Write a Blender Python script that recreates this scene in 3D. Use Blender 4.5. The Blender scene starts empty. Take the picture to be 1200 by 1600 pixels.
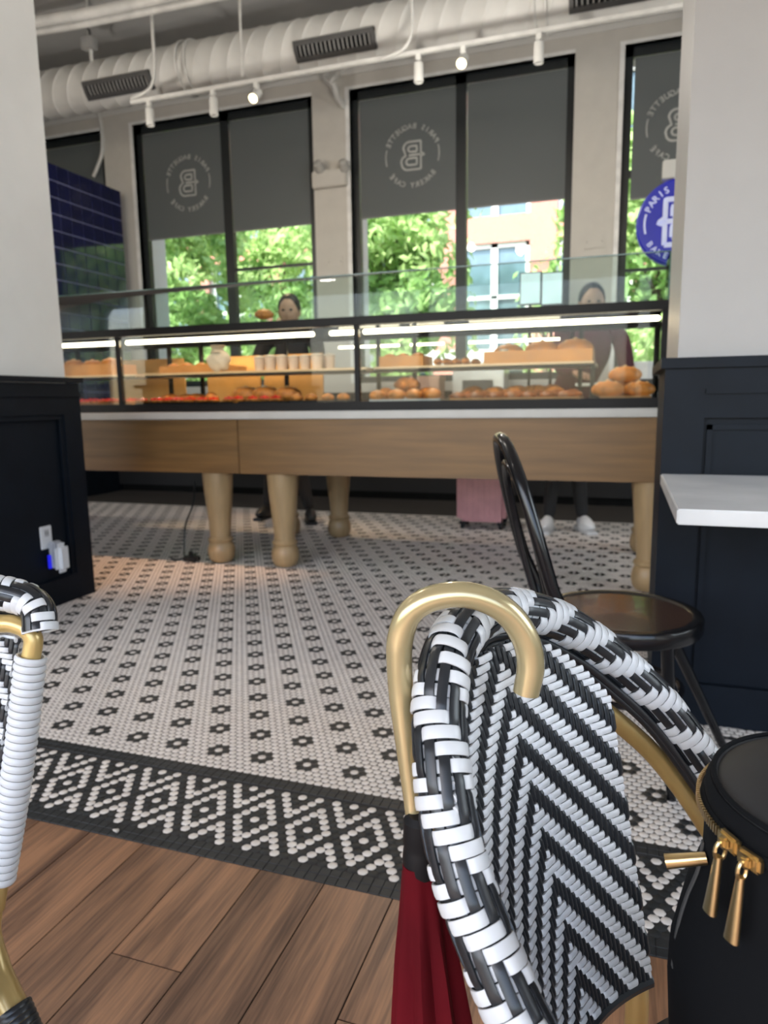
import bpy, bmesh, math, random
import numpy as np
from mathutils import Vector, Matrix
random.seed(7)
scene = bpy.context.scene
C = scene.collection
PI = math.pi

# ------------------------------------------------------------------ camera
CAM = np.array([0.0, 0.0, 1.016])
RGT = np.array([0.94788337, 0.31831055, -0.01398268])
UPV = np.array([-0.03692139, 0.15332471, 0.98748587])
FWD = np.array([-0.31647106, 0.93550517, -0.15708642])
FPX = 1103.3
cd = bpy.data.cameras.new('camera'); cam = bpy.data.objects.new('camera', cd); C.objects.link(cam)
mw = Matrix.Identity(4)
for r in range(3):
    mw[r][0] = RGT[r]; mw[r][1] = UPV[r]; mw[r][2] = -FWD[r]; mw[r][3] = CAM[r]
cam.matrix_world = mw
cd.sensor_width = 36; cd.lens = FPX / 1600 * 36; cd.clip_start = 0.02; cd.clip_end = 300
cd.dof.use_dof = True; cd.dof.focus_distance = 0.74; cd.dof.aperture_fstop = 7.5
scene.camera = cam
scene.view_settings.view_transform = 'Standard'; scene.view_settings.look = 'None'
scene.view_settings.gamma = 1; scene.view_settings.use_curve_mapping = False
scene.view_settings.exposure = -0.14

# ------------------------------------------------------------------ world, sun, large lights
w = bpy.data.worlds.new('sky'); scene.world = w; w.use_nodes = True
nt = w.node_tree; nt.nodes.clear()
sky = nt.nodes.new('ShaderNodeTexSky'); sky.sky_type = 'NISHITA'; sky.sun_disc = False
sky.sun_elevation = math.radians(48); sky.sun_rotation = math.radians(200); sky.air_density = 1.0; sky.dust_density = 2.0
bg = nt.nodes.new('ShaderNodeBackground'); bg.inputs['Strength'].default_value = 0.9
wo = nt.nodes.new('ShaderNodeOutputWorld')
nt.links.new(sky.outputs[0], bg.inputs[0]); nt.links.new(bg.outputs[0], wo.inputs[0])
def light(name, kind, loc, energy, color, rot=(0, 0, 0), **kw):
    d = bpy.data.lights.new(name, kind); d.energy = energy; d.color = color
    for k, v in kw.items(): setattr(d, k, v)
    o = bpy.data.objects.new(name, d); o.location = loc; o.rotation_euler = rot; C.objects.link(o); return o
light('sun', 'SUN', (0, -20, 30), 17.0, (1.0, 0.95, 0.86), (math.radians(42), 0, math.radians(-22)), angle=0.01)
# daylight coming in at the glazed street front behind the tables
light('front_window_daylight', 'AREA', (-1.6, -3.4, 2.3), 26, (0.88, 0.95, 1.0), (math.radians(84), 0, 0), shape='RECTANGLE', size=9.0, size_y=3.2)
light('side_window_daylight', 'AREA', (4.6, 1.75, 2.4), 128, (0.80, 0.91, 1.0), (math.radians(82), 0, math.radians(98)), shape='RECTANGLE', size=2.6, size_y=2.2)
for i, (x, y, z, e) in enumerate([(-4.4, 4.6, 3.0, 50), (-1.4, 4.9, 3.0, 60), (1.2, 5.0, 3.0, 45), (-2.6, 2.4, 3.6, 38), (-3.6, 0.2, 3.6, 22)]):  # unseen point lights added to lift the room's ambient light, no fixtures hang here
    light('room_fill_light', 'POINT', (x, y, z), e, (1.0, 0.93, 0.85), shadow_soft_size=0.07)

_d = Vector((-2.9, 4.25, 0)) - Vector((-1.9, 3.4, 4.5))
light('ceiling_spot_light', 'SPOT', (-1.9, 3.4, 4.5), 620, (1.0, .60, .36), _d.to_track_quat('-Z', 'Y').to_euler(), spot_size=math.radians(38), spot_blend=.8, shadow_soft_size=.08)

# ------------------------------------------------------------------ helpers
def ray(x, y): return RGT * (x - 600) / FPX - UPV * (y - 800) / FPX + FWD
def at(x, y, d): return CAM + ray(x, y) * d
def on_y(x, y, Y): r = ray(x, y); return CAM + r * (Y / r[1])
def on_z(x, y, Z): r = ray(x, y); return CAM + r * ((Z - CAM[2]) / r[2])

MATS = {}
def mat(name, col, rough=0.5, metal=0.0, spec=0.5, noise=0.06, nscale=8.0, bump=0.0, bscale=60.0, emit=None, estr=0.0, coat=0.0, stretch=(1, 1, 1), trans=0.0, sheen=0.0):
    if name in MATS: return MATS[name]
    m = bpy.data.materials.new(name); m.use_nodes = True; MATS[name] = m
    n = m.node_tree; b = n.nodes['Principled BSDF']
    b.inputs['Roughness'].default_value = rough; b.inputs['Metallic'].default_value = metal
    b.inputs['Specular IOR Level'].default_value = spec; b.inputs['Coat Weight'].default_value = coat
    b.inputs['Transmission Weight'].default_value = trans; b.inputs['Sheen Weight'].default_value = sheen
    tc = n.nodes.new('ShaderNodeTexCoord'); mp = n.nodes.new('ShaderNodeMapping'); mp.inputs['Scale'].default_value = stretch
    n.links.new(tc.outputs['Object'], mp.inputs[0])
    nz = n.nodes.new('ShaderNodeTexNoise'); nz.inputs['Scale'].default_value = nscale; nz.inputs['Detail'].default_value = 4
    n.links.new(mp.outputs[0], nz.inputs['Vector'])
    rp = n.nodes.new('ShaderNodeValToRGB')
    c0 = [max(0, c * (1 - noise * 2)) for c in col]; c1 = [min(1, c * (1 + noise * 2)) for c in col]
    rp.color_ramp.elements[0].color = (*c0, 1); rp.color_ramp.elements[1].color = (*c1, 1)
    rp.color_ramp.elements[0].position = 0.3; rp.color_ramp.elements[1].position = 0.7
    n.links.new(nz.outputs['Fac'], rp.inputs[0]); n.links.new(rp.outputs[0], b.inputs['Base Color'])
    if bump:
        n2 = n.nodes.new('ShaderNodeTexNoise'); n2.inputs['Scale'].default_value = bscale; n.links.new(mp.outputs[0], n2.inputs['Vector'])
        bp = n.nodes.new('ShaderNodeBump'); bp.inputs['Strength'].default_value = bump; bp.inputs['Distance'].default_value = 0.01
        n.links.new(n2.outputs['Fac'], bp.inputs['Height']); n.links.new(bp.outputs[0], b.inputs['Normal'])
    if emit:
        b.inputs['Emission Color'].default_value = (*emit, 1); b.inputs['Emission Strength'].default_value = estr
    return m
def glass(name, tint=(0.93, 0.98, 0.96), refl=0.28):
    if name in MATS: return MATS[name]
    m = bpy.data.materials.new(name); m.use_nodes = True; MATS[name] = m; n = m.node_tree; n.nodes.clear()
    t = n.nodes.new('ShaderNodeBsdfTransparent'); t.inputs[0].default_value = (*tint, 1)
    g = n.nodes.new('ShaderNodeBsdfGlossy'); g.inputs['Roughness'].default_value = 0.02; g.inputs[0].default_value = (refl, refl, refl, 1)
    f = n.nodes.new('ShaderNodeFresnel'); f.inputs[0].default_value = 1.45
    x = n.nodes.new('ShaderNodeMixShader'); o = n.nodes.new('ShaderNodeOutputMaterial')
    n.links.new(f.outputs[0], x.inputs[0]); n.links.new(t.outputs[0], x.inputs[1]); n.links.new(g.outputs[0], x.inputs[2]); n.links.new(x.outputs[0], o.inputs[0])
    return m

class MB:
    def __init__(s): s.v = []; s.f = []; s.m = []
    def add(s, vs, fs, mi=0):
        o = len(s.v); s.v.extend([tuple(map(float, q)) for q in vs]); s.f.extend([tuple(i + o for i in f) for f in fs]); s.m.extend([mi] * len(fs)); return s
    def box(s, x0, x1, y0, y1, z0, z1, mi=0, bev=0.0, xf=None):
        if bev <= 0:
            vs = [(x, y, z) for z in (z0, z1) for y in (y0, y1) for x in (x0, x1)]
            fs = [(0, 2, 3, 1), (4, 5, 7, 6), (0, 1, 5, 4), (2, 6, 7, 3), (0, 4, 6, 2), (1, 3, 7, 5)]
        else:
            bm = bmesh.new(); bmesh.ops.create_cube(bm, size=1)
            for v in bm.verts: v.co = Vector(((x0 + x1) / 2 + v.co.x * (x1 - x0), (y0 + y1) / 2 + v.co.y * (y1 - y0), (z0 + z1) / 2 + v.co.z * (z1 - z0)))
            bmesh.ops.bevel(bm, geom=bm.edges[:], offset=bev, segments=2, affect='EDGES')
            bm.verts.index_update(); vs = [v.co[:] for v in bm.verts]; fs = [[v.index for v in f.verts] for f in bm.faces]; bm.free()
        if xf is not None: vs = [xf @ Vector(v) for v in vs]
        return s.add(vs, fs, mi)
    def lathe(s, prof, cx=0, cy=0, cz=0, n=28, mi=0, xf=None):
        vs = []; fs = []
        for (r, z) in prof:
            for k in range(n):
                a = 2 * PI * k / n; vs.append((cx + r * math.cos(a), cy + r * math.sin(a), cz + z))
        m = len(prof)
        for j in range(m - 1):
            for k in range(n):
                k2 = (k + 1) % n; fs.append((j * n + k, j * n + k2, (j + 1) * n + k2, (j + 1) * n + k))
        fs.append(tuple(range(n))[::-1]); fs.append(tuple((m - 1) * n + k for k in range(n)))
        if xf is not None: vs = [xf @ Vector(v) for v in vs]
        return s.add(vs, fs, mi)
    def sweep(s, P, N, B, a, b, n=8, mi=0, power=2.6, cap=True, closed=False):
        # superellipse section: half width a along B, half thickness b along N
        P = np.asarray(P, float); L = len(P)
        a = np.broadcast_to(np.asarray(a, float), (L,)); b = np.broadcast_to(np.asarray(b, float), (L,))
        vs = []
        for i in range(L):
            for k in range(n):
                t = 2 * PI * (k + 0.5) / n; c, q = math.cos(t), math.sin(t)
                cc = math.copysign(abs(c) ** (2 / power), c); ss = math.copysign(abs(q) ** (2 / power), q)
                vs.append(P[i] + B[i] * (a[i] * cc) + N[i] * (b[i] * ss))
        fs = []
        for i in range(L - 1 if not closed else L):
            j = (i + 1) % L
            for k in range(n):
                k2 = (k + 1) % n; fs.append((i * n + k, i * n + k2, j * n + k2, j * n + k))
        if cap and not closed: fs.append(tuple(range(n))[::-1]); fs.append(tuple((L - 1) * n + k for k in range(n)))
        return s.add(vs, fs, mi)
    def tube(s, pts, r, n=12, mi=0, smooth=0, cap=True, power=2.0):
        P = catmull(pts, smooth) if smooth else np.asarray(pts, float)
        T, N, B = frames(P); rr = np.interp(np.linspace(0, 1, len(P)), np.linspace(0, 1, len(r)), r) if hasattr(r, '__len__') else r
        return s.sweep(P, N, B, rr, rr, n, mi, power, cap)
    def ball(s, c, r, mi=0, sub=2, fn=None, xf=None):
        bm = bmesh.new(); bmesh.ops.create_icosphere(bm, subdivisions=sub, radius=1)
        r = r if hasattr(r, '__len__') else (r, r, r)
        for v in bm.verts:
            p = Vector((v.co.x * r[0], v.co.y * r[1], v.co.z * r[2]))
            if fn: p = fn(p, v.co)
            v.co = p + Vector(c)
        bm.verts.index_update(); vs = [v.co[:] for v in bm.verts]; fs = [[v.index for v in f.verts] for f in bm.faces]; bm.free()
        if xf is not None: vs = [xf @ Vector(v) for v in vs]
        return s.add(vs, fs, mi)
    def build(s, name, m, parent=None, smooth=True, loc=None):
        me = bpy.data.meshes.new(name)
        vs = s.v
        o = bpy.data.objects.new(name, me); C.objects.link(o)
        if loc is not None:
            L = Vector(loc); vs = [tuple(Vector(v) - L) for v in vs]; o.location = L
        elif parent is not None:
            L = parent.matrix_world.inverted() if False else None
            pl = Vector(PLOC.get(parent.name, (0, 0, 0))); vs = [tuple(Vector(v) - pl) for v in vs]
        me.from_pydata(vs, [], s.f)
        for q in (m if isinstance(m, (list, tuple)) else [m]): me.materials.append(q)
        if any(s.m): me.polygons.foreach_set('material_index', s.m)
        if smooth:
            me.polygons.foreach_set('use_smooth', [True] * len(me.polygons)); 
            try: me.set_sharp_from_angle(angle=math.radians(40))
            except Exception: pass
        me.update()
        if loc is not None: PLOC[o.name] = tuple(o.location)
        elif parent is not None: PLOC[o.name] = PLOC.get(parent.name, (0, 0, 0))
        if parent is not None: o.parent = parent
        return o
PLOC = {}
def catmull(pts, k):
    P = np.asarray(pts, float); Q = np.vstack([2 * P[0] - P[1], P, 2 * P[-1] - P[-2]]); out = []
    for i in range(1, len(Q) - 2):
        for j in range(k):
            t = j / k; a, b, c, d = Q[i - 1], Q[i], Q[i + 1], Q[i + 2]
            out.append(0.5 * (2 * b + (c - a) * t + (2 * a - 5 * b + 4 * c - d) * t * t + (-a + 3 * b - 3 * c + d) * t ** 3))
    out.append(P[-1]); return np.array(out)
def resample(P, step):
    d = np.r_[0, np.cumsum(np.linalg.norm(np.diff(P, axis=0), axis=1))]; n = max(2, int(round(d[-1] / step)) + 1)
    s = np.linspace(0, d[-1], n); return np.array([np.interp(s, d, P[:, k]) for k in range(3)]).T
def unit(v): v = np.asarray(v, float); return v / (np.linalg.norm(v, axis=-1, keepdims=True) + 1e-12)
def frames(P, n0=None):
    T = unit(np.gradient(P, axis=0)); N = np.zeros_like(P)
    n = np.array(n0 if n0 is not None else ((0, 0, 1) if abs(T[0][2]) < 0.9 else (1, 0, 0)), float)
    for i in range(len(P)):
        n = n - T[i] * np.dot(n, T[i]); n = n / (np.linalg.norm(n) + 1e-12); N[i] = n
    return T, N, np.cross(T, N)
def tag(o, label=None, cat=None, group=None, kind=None):
    if label: o['label'] = label
    if cat: o['category'] = cat
    if group: o['group'] = group
    if kind: o['kind'] = kind
    return o
def thing(name, loc, label, cat, group=None, rz=0):
    o = bpy.data.objects.new(name, None); C.objects.link(o); o.location = loc; o.rotation_euler = (0, 0, rz); o.empty_display_size = 0.05
    PLOC[o.name] = tuple(loc) if rz == 0 else (0, 0, 0); return tag(o, label, cat, group)
def lthing(name, loc, label, cat, group=None, rz=0):      # parts are modelled in the thing's own coordinates
    o = thing(name, loc, label, cat, group, rz); PLOC[o.name] = (0, 0, 0); return o
def struct(name, mb, m, smooth=False): return tag(mb.build(name, m, smooth=smooth), kind='structure')
def dup(o, loc, rz=None, label=None, sc=None):
    c = o.copy(); C.objects.link(c); c.location = loc
    if rz is not None: c.rotation_euler = (0, 0, rz)
    if sc: c.scale = sc
    if label: c['label'] = label
    for ch in o.children:
        k = ch.copy(); C.objects.link(k); k.parent = c
        for g in ch.children: q = g.copy(); C.objects.link(q); q.parent = k
    return c

# ------------------------------------------------------------------ materials
white_paint = mat('white_wall_paint', (0.66, 0.66, 0.63), 0.55, noise=0.015, bump=0.03, bscale=120)
beige_paint = mat('pilaster_paint', (0.58, 0.56, 0.51), 0.6, noise=0.015)
trim_paint = mat('trim_paint', (0.68, 0.68, 0.65), 0.5, noise=0.01)
ceil_paint = mat('ceiling_paint', (0.48, 0.48, 0.47), 0.8, noise=0.03, nscale=3)
navy = mat('dark_wainscot_paint', (0.005, 0.008, 0.013), 0.5, noise=0.08, spec=.14)
black_frame = mat('black_window_frame', (0.012, 0.016, 0.018), 0.4)
black_metal = mat('black_metal', (0.009, 0.009, 0.010), 0.45, spec=.2)
black_gloss = mat('black_lacquered_wood', (0.005, 0.005, 0.006), 0.22, coat=0.15, spec=.35)
duct_white = mat('duct_white_paint', (0.70, 0.70, 0.67), 0.5, noise=0.04, nscale=3)
pipe_white = mat('pipe_white_paint', (0.66, 0.66, 0.63), 0.4)
grey_metal = mat('grille_grey', (0.10, 0.10, 0.10), 0.5, metal=0.4)
dark_slot = mat('grille_dark', (0.012, 0.012, 0.012), 0.8, spec=.1)
oak = mat('pale_oak', (0.175, 0.092, 0.030), 0.45, noise=0.10, nscale=3, stretch=(0.6, 4, 9))
oak_leg = mat('turned_leg_wood', (0.37, 0.25, 0.125), 0.4, noise=0.07, nscale=4, stretch=(6, 6, 0.8))
stone = mat('white_stone', (0.46, 0.455, 0.44), 0.3, noise=0.03, nscale=6)
gold = mat('gold_tube', (0.50, 0.35, 0.13), 0.30, metal=0.35, coat=0.35, noise=0.12, nscale=10, stretch=(1, 1, 0.2))
gold_umb = mat('gold_handle', (0.50, 0.41, 0.22), 0.24, metal=0.5, coat=0.6, noise=0.05)
brass = mat('brushed_brass', (0.68, 0.52, 0.27), 0.3, metal=1.0)
rattan_w = mat('white_wicker', (0.62, 0.63, 0.64), 0.38, noise=0.03)
rattan_b = mat('black_wicker', (0.017, 0.019, 0.022), 0.33, noise=0.1)
red_cloth = mat('red_umbrella_cloth', (0.09, 0.0015, 0.005), 0.85, noise=0.1, spec=.15)
black_cloth = mat('black_bag_cloth', (0.0035, 0.004, 0.005), 0.85, noise=0.1, spec=.15)
lid_cloth = mat('lid_cloth', (0.020, 0.020, 0.021), 0.6, noise=0.1, spec=.3)
white_plastic = mat('white_plastic', (0.75, 0.76, 0.78), 0.3, noise=0.01)
clear_glass = glass('clear_glass', (0.96, 0.985, 0.975))
green_glass = glass('greenish_case_glass', (0.86, 0.93, 0.90))
edge_glass = mat('glass_edge_green', (0.10, 0.20, 0.17), 0.15)
led_mat = mat('led_strip', (1, 0.95, 0.85), 0.5, emit=(1.0, 0.86, 0.62), estr=9.0)
lamp_mat = mat('lamp_face', (1, 0.9, 0.6), 0.5, emit=(1.0, 0.85, 0.45), estr=9.0)
pink = mat('pink_suitcase_shell', (0.55, 0.27, 0.29), 0.35)
skin = mat('skin', (0.50, 0.30, 0.21), 0.55)
hair = mat('black_hair', (0.015, 0.012, 0.011), 0.5)
maroon = mat('maroon_knit', (0.10, 0.020, 0.034), 0.8)
blackshirt = mat('black_shirt', (0.02, 0.02, 0.022), 0.8)
sneaker = mat('white_sneaker', (0.75, 0.75, 0.75), 0.5)
leather = mat('black_shoe', (0.012, 0.012, 0.012), 0.4)

# wood plank floor: tone per plank from a corner attribute plus stretched grain
def wood_floor_mat():
    m = bpy.data.materials.new('wood_plank_tile'); m.use_nodes = True; n = m.node_tree; b = n.nodes['Principled BSDF']
    b.inputs['Roughness'].default_value = 0.42
    tc = n.nodes.new('ShaderNodeTexCoord'); a = n.nodes.new('ShaderNodeAttribute'); a.attribute_name = 'tone'
    cx = n.nodes.new('ShaderNodeCombineXYZ'); sc = n.nodes.new('ShaderNodeMath'); sc.operation = 'MULTIPLY'; sc.inputs[1].default_value = 37.0
    n.links.new(a.outputs['Fac'], sc.inputs[0]); n.links.new(sc.outputs[0], cx.inputs[1]); n.links.new(sc.outputs[0], cx.inputs[2])
    ad = n.nodes.new('ShaderNodeVectorMath'); n.links.new(tc.outputs['Object'], ad.inputs[0]); n.links.new(cx.outputs[0], ad.inputs[1])
    mp = n.nodes.new('ShaderNodeMapping'); mp.inputs['Scale'].default_value = (9, 0.75, 1); n.links.new(ad.outputs[0], mp.inputs[0])
    nz = n.nodes.new('ShaderNodeTexNoise'); nz.inputs['Scale'].default_value = 2.2; nz.inputs['Detail'].default_value = 6; nz.inputs['Distortion'].default_value = 0.6; n.links.new(mp.outputs[0], nz.inputs['Vector'])
    mp2 = n.nodes.new('ShaderNodeMapping'); mp2.inputs['Scale'].default_value = (60, 2.5, 1); n.links.new(ad.outputs[0], mp2.inputs[0])
    n2 = n.nodes.new('ShaderNodeTexNoise'); n2.inputs['Scale'].default_value = 3; n2.inputs['Detail'].default_value = 3; n.links.new(mp2.outputs[0], n2.inputs['Vector'])
    mx = n.nodes.new('ShaderNodeMix'); mx.data_type = 'FLOAT'; mx.inputs[0].default_value = 0.35; n.links.new(nz.outputs['Fac'], mx.inputs[2]); n.links.new(n2.outputs['Fac'], mx.inputs[3])
    rp = n.nodes.new('ShaderNodeValToRGB'); e = rp.color_ramp.elements
    e[0].position = 0.36; e[0].color = (0.085, 0.040, 0.022, 1); e[1].position = 0.62; e[1].color = (0.34, 0.172, 0.088, 1)
    k = rp.color_ramp.elements.new(0.5); k.color = (0.205, 0.105, 0.057, 1)
    n.links.new(mx.outputs[0], rp.inputs[0])
    hs = n.nodes.new('ShaderNodeHueSaturation'); mr = n.nodes.new('ShaderNodeMapRange'); mr.inputs[3].default_value = 0.88; mr.inputs[4].default_value = 1.14
    n.links.new(a.outputs['Fac'], mr.inputs[0]); n.links.new(mr.outputs[0], hs.inputs['Value']); n.links.new(rp.outputs[0], hs.inputs['Color'])
    n.links.new(hs.outputs[0], b.inputs['Base Color']); return m
wood_floor = wood_floor_mat()
tile_w = mat('white_mosaic_tile', (0.70, 0.655, 0.61), 0.3, noise=0.05, nscale=30)
tile_b = mat('black_mosaic_tile', (0.024, 0.026, 0.027), 0.5, spec=.3, noise=0.10, nscale=30)
grout_w = mat('grey_grout', (0.14, 0.125, 0.11), 0.85)
grout_b = mat('dark_grout', (0.018, 0.018, 0.020), 0.85)

# ------------------------------------------------------------------ floor
def build_planks():
    y1 = 1.2455; w_ = 0.1527; x0 = -1.3305 - w_ * 30; vs = []; fs = []; tone = []
    rnd = random.Random(3); g = 0.0013
    for k in range(62):
        xa = x0 + k * w_; xb = xa + w_; base = xa
        # known end joints
        off = rnd.uniform(0, 0.9)
        if abs(xa + 0.8606) < 0.02: off = y1 - 0.949 
        elif abs(xa + 0.4045) < 0.02: off = y1 - 0.945 
        elif abs(xa + 0.7079) < 0.02: off = 0.82
        elif abs(xa + 0.5552) < 0.02: off = 0.75
        elif abs(xa + 1.0133) < 0.02: off = 0.86
        elif abs(xa + 1.166) < 0.02: off = 0.80
        ys = [y1, y1 - off]
        while ys[-1] > -3.6: ys.append(ys[-1] - 0.914)
        for a, b in zip(ys[:-1], ys[1:]):
            if a - b < 0.02: continue
            o = len(vs); bv = 0.0004
            X0, X1, Y0, Y1 = xa + g, xb - g, b + g, a - g
            vs += [(X0, Y0, -0.0015), (X1, Y0, -0.0015), (X1, Y1, -0.0015), (X0, Y1, -0.0015), (X0 + bv, Y0 + bv, 0), (X1 - bv, Y0 + bv, 0), (X1 - bv, Y1 - bv, 0), (X0 + bv, Y1 - bv, 0)]
            fs += [(o + 4, o + 5, o + 6, o + 7), (o, o + 1, o + 5, o + 4), (o + 1, o + 2, o + 6, o + 5), (o + 2, o + 3, o + 7, o + 6), (o + 3, o, o + 4, o + 7)]
            t = rnd.random(); tone += [t] * 5
    m = MB(); m.v = vs; m.f = fs; m.m = [0] * len(fs)
    o = m.build('floor', wood_floor, smooth=False)
    at_ = o.data.attributes.new('tone', 'FLOAT', 'FACE'); at_.data.foreach_set('value', tone)
    return tag(o, kind='structure')
build_planks()
struct('floor', MB().box(-9.5, 6, -3.6, 1.2465, -0.06, -0.0015), mat('plank_joint_grout', (0.010, 0.008, 0.007), 0.95, spec=.1))

PT = 0.02384; RP = PT * 0.8660254; FY0 = 1.691; FX0 = -0.791 * 0.84667
def build_mosaic():
    B6 = {0: [.5, 2.5, 4.5], 1: [1, 4], 2: [1.5, 3.5, 5.5], 3: [2, 3, 5, 6], 4: [2.5, 4.5, 6.5], 5: [4, 7], 6: [3.5, 5.5, 7.5], 7: [4, 7], 8: [4.5, 6.5, 8.5], 9: [5, 6, 8, 9], 10: [5.5, 7.5, 9.5], 11: [7, 10]}
    V = []; F = []; MI = []
    def hexa(cx, cy, mi, lod, rad):
        o = len(V)
        n = 12 if lod else 6
        def ring(r, z):
            for k in range(n):
                a = 2 * PI * k / n + PI / 6 * (0 if lod else 1)
                if lod:   # rounded hexagon
                    d = ((a - PI / 6 + PI / 6) % (PI / 3)) - PI / 6
                    rr = r * (0.5 * (0.94 / math.cos(((a + PI / 6 - PI/6) % (PI / 3)) - PI / 6)) + 0.5)
                else: rr = r * 1.07
                V.append((cx + rr * math.cos(a), cy + rr * math.sin(a), z))
        ring(rad, -0.0012); ring(rad * 0.80, 0.0)
        for k in range(n):
            k2 = (k + 1) % n; F.append((o + k, o + k2, o + n + k2, o + n + k)); MI.append(mi)
        F.append(tuple(o + n + k for k in range(n))); MI.append(mi)
    Y1 = 5.98; row = -4
    # field
    while FY0 + row * RP < Y1:
        cy = FY0 + row * RP; lod = cy < 3.0
        xmin = -8.0 if cy > 3 else (-4.5); xmax = 2.6
        k0 = int((xmin - FX0) / PT); k1 = int((xmax - FX0) / PT)
        sh = 0.5 if row % 2 else 0.0
        for k in range(k0, k1):
            xx = k + sh; cx = FX0 + xx * PT
            if cx / cy < -1.45 or cx / cy > 0.75: continue
            # flower lattice: rows multiple of 6, x multiple of 6 shifted 3 on odd flower rows
            blk = False
            for fr in (0, 1):
                base = (row // 6 + fr); dy = row - base * 6
                if abs(dy) > 1: continue
                s6 = 3.0 if base % 2 else 0.0
                dx = (xx - s6 + 3) % 6 - 3
                if (abs(dy) == 1 and abs(abs(dx) - 0.5) < 0.1) or (dy == 0 and abs(abs(dx) - 1) < 0.1): blk = True
            hexa(cx, cy, 1 if blk else 0, lod, PT * 0.475 if not blk else PT * 0.49)
        row += 1
    # patterned border
    for j in range(-0, 12):
        cy = FY0 + (-7.6 - j) * RP
        wx = set(round((q % 6) * 2) for q in B6[j])
        sh = 0.5 if (j % 2 == 0) else 0.0
        for k in range(int((-4.2 - FX0) / PT), int((2.6 - FX0) / PT)):
            xx = k + sh
            isw = round((xx % 6) * 2) in wx
            hexa(FX0 + xx * PT, cy, 0 if isw else 1, True, PT * (0.485 if isw else 0.49))
    m = MB(); m.v = V; m.f = F; m.m = MI
    # square tiles of the plain bands
    def sq(y0, y1, px_, off):
        x = -4.2 + off
        while x < 2.6:
            g = 0.0008; o = len(m.v)
            m.v += [(x + g, y0 + g, -.0012), (x + px_ - g, y0 + g, -.0012), (x + px_ - g, y1 - g, -.0012), (x + g, y1 - g, -.0012), (x + 2*g, y0 + 2*g, 0), (x + px_ - 2*g, y0 + 2*g, 0), (x + px_ - 2*g, y1 - 2*g, 0), (x + 2*g, y1 - 2*g, 0)]
            m.f += [(o + 4, o + 5, o + 6, o + 7), (o, o + 1, o + 5, o + 4), (o + 1, o + 2, o + 6, o + 5), (o + 2, o + 3, o + 7, o + 6), (o + 3, o, o + 4, o + 7)]; m.m += [1] * 5
            x += px_
    sq(1.5985 - .0225, 1.5985, .0245, 0); sq(1.5985 - .045, 1.5985 - .0225, .0245, 0)
    sq(1.2465, 1.2465 + .0245, .0245, .006); sq(1.2465 + .0245, 1.2465 + .049, .0245, .006)
    o = m.build('floor', [tile_w, tile_b], smooth=True)
    tag(o, kind='structure')
build_mosaic()
struct('floor', MB().box(-9.5, 6, 1.5985, 5.99, -0.06, -0.0013), grout_w)
struct('floor', MB().box(-9.5, 6, 1.2455, 1.5985, -0.06, -0.0013), grout_b)
struct('floor', MB().box(-9.5, 6, 5.99, 7.6, -0.06, 0.0), mat('dark_service_floor', (0.035, 0.03, 0.026), 0.7))

# ------------------------------------------------------------------ shell
ZC = 4.75
struct('ceiling', MB().box(-9.5, 6, -3.8, 7.9, ZC, ZC + .12), ceil_paint)
struct('wall_left', MB().box(-9.6, -9.5, -3.8, 7.9, 0, ZC), white_paint)
struct('wall_right', MB().box(6, 6.1, -3.8, 7.9, 0, ZC), white_paint)
mb = MB(); mb.box(-9.5, 6, -3.8, -3.7, 0, .9); mb.box(-9.5, 6, -3.8, -3.7, 3.6, ZC)
for x in (-9.5, -6.4, -3.2, 0, 3.1, 5.85): mb.box(x, x + .15, -3.8, -3.7, .9, 3.6)
struct('wall_front', mb, white_paint)
YW = 7.40; YG = 7.49
bays = [(-8.20, -5.935), (-5.51, -3.245), (-2.82, -0.55), (-0.108, 2.16), (2.6, 4.9)]
ZW0, ZW1 = 1.2, 4.19
# window wall: lower wall, header and pilasters as one structure
mb = MB(); mb.box(-9.5, 6, YW, 7.9, 0, ZW0); mb.box(-9.5, 6, YW, 7.9, ZW1, ZC)
xs = [-9.5] + [q for b in bays for q in b] + [6.0]
for i in range(0, len(xs), 2): mb.box(xs[i], xs[i + 1], YW, 7.9, ZW0, ZW1)
struct('wall_back', mb, beige_paint)
mb = MB(); mb.box(-9.5, 6, YW - .02, YW, ZW1 + .14, ZW1 + .20); mb.box(-9.5, 6, YW - .035, YW, ZW1 + .27, ZW1 + .33)
struct('trim_1', mb, trim_paint)
mb = MB()
for b in bays: mb.box(b[0], b[1], YW - .012, YG - .002, ZW1, ZW1 + 0.03); mb.box(b[0] - .045, b[0], YW - .012, YG, ZW0, ZW1 + .03)
struct('trim_2', mb, mat('jamb_white', (0.80, 0.80, 0.78), 0.4))
struct('baseboard_back', MB().box(-9.5, 6, YW - .03, YW, 0, ZW0 - .1), navy)

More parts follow.
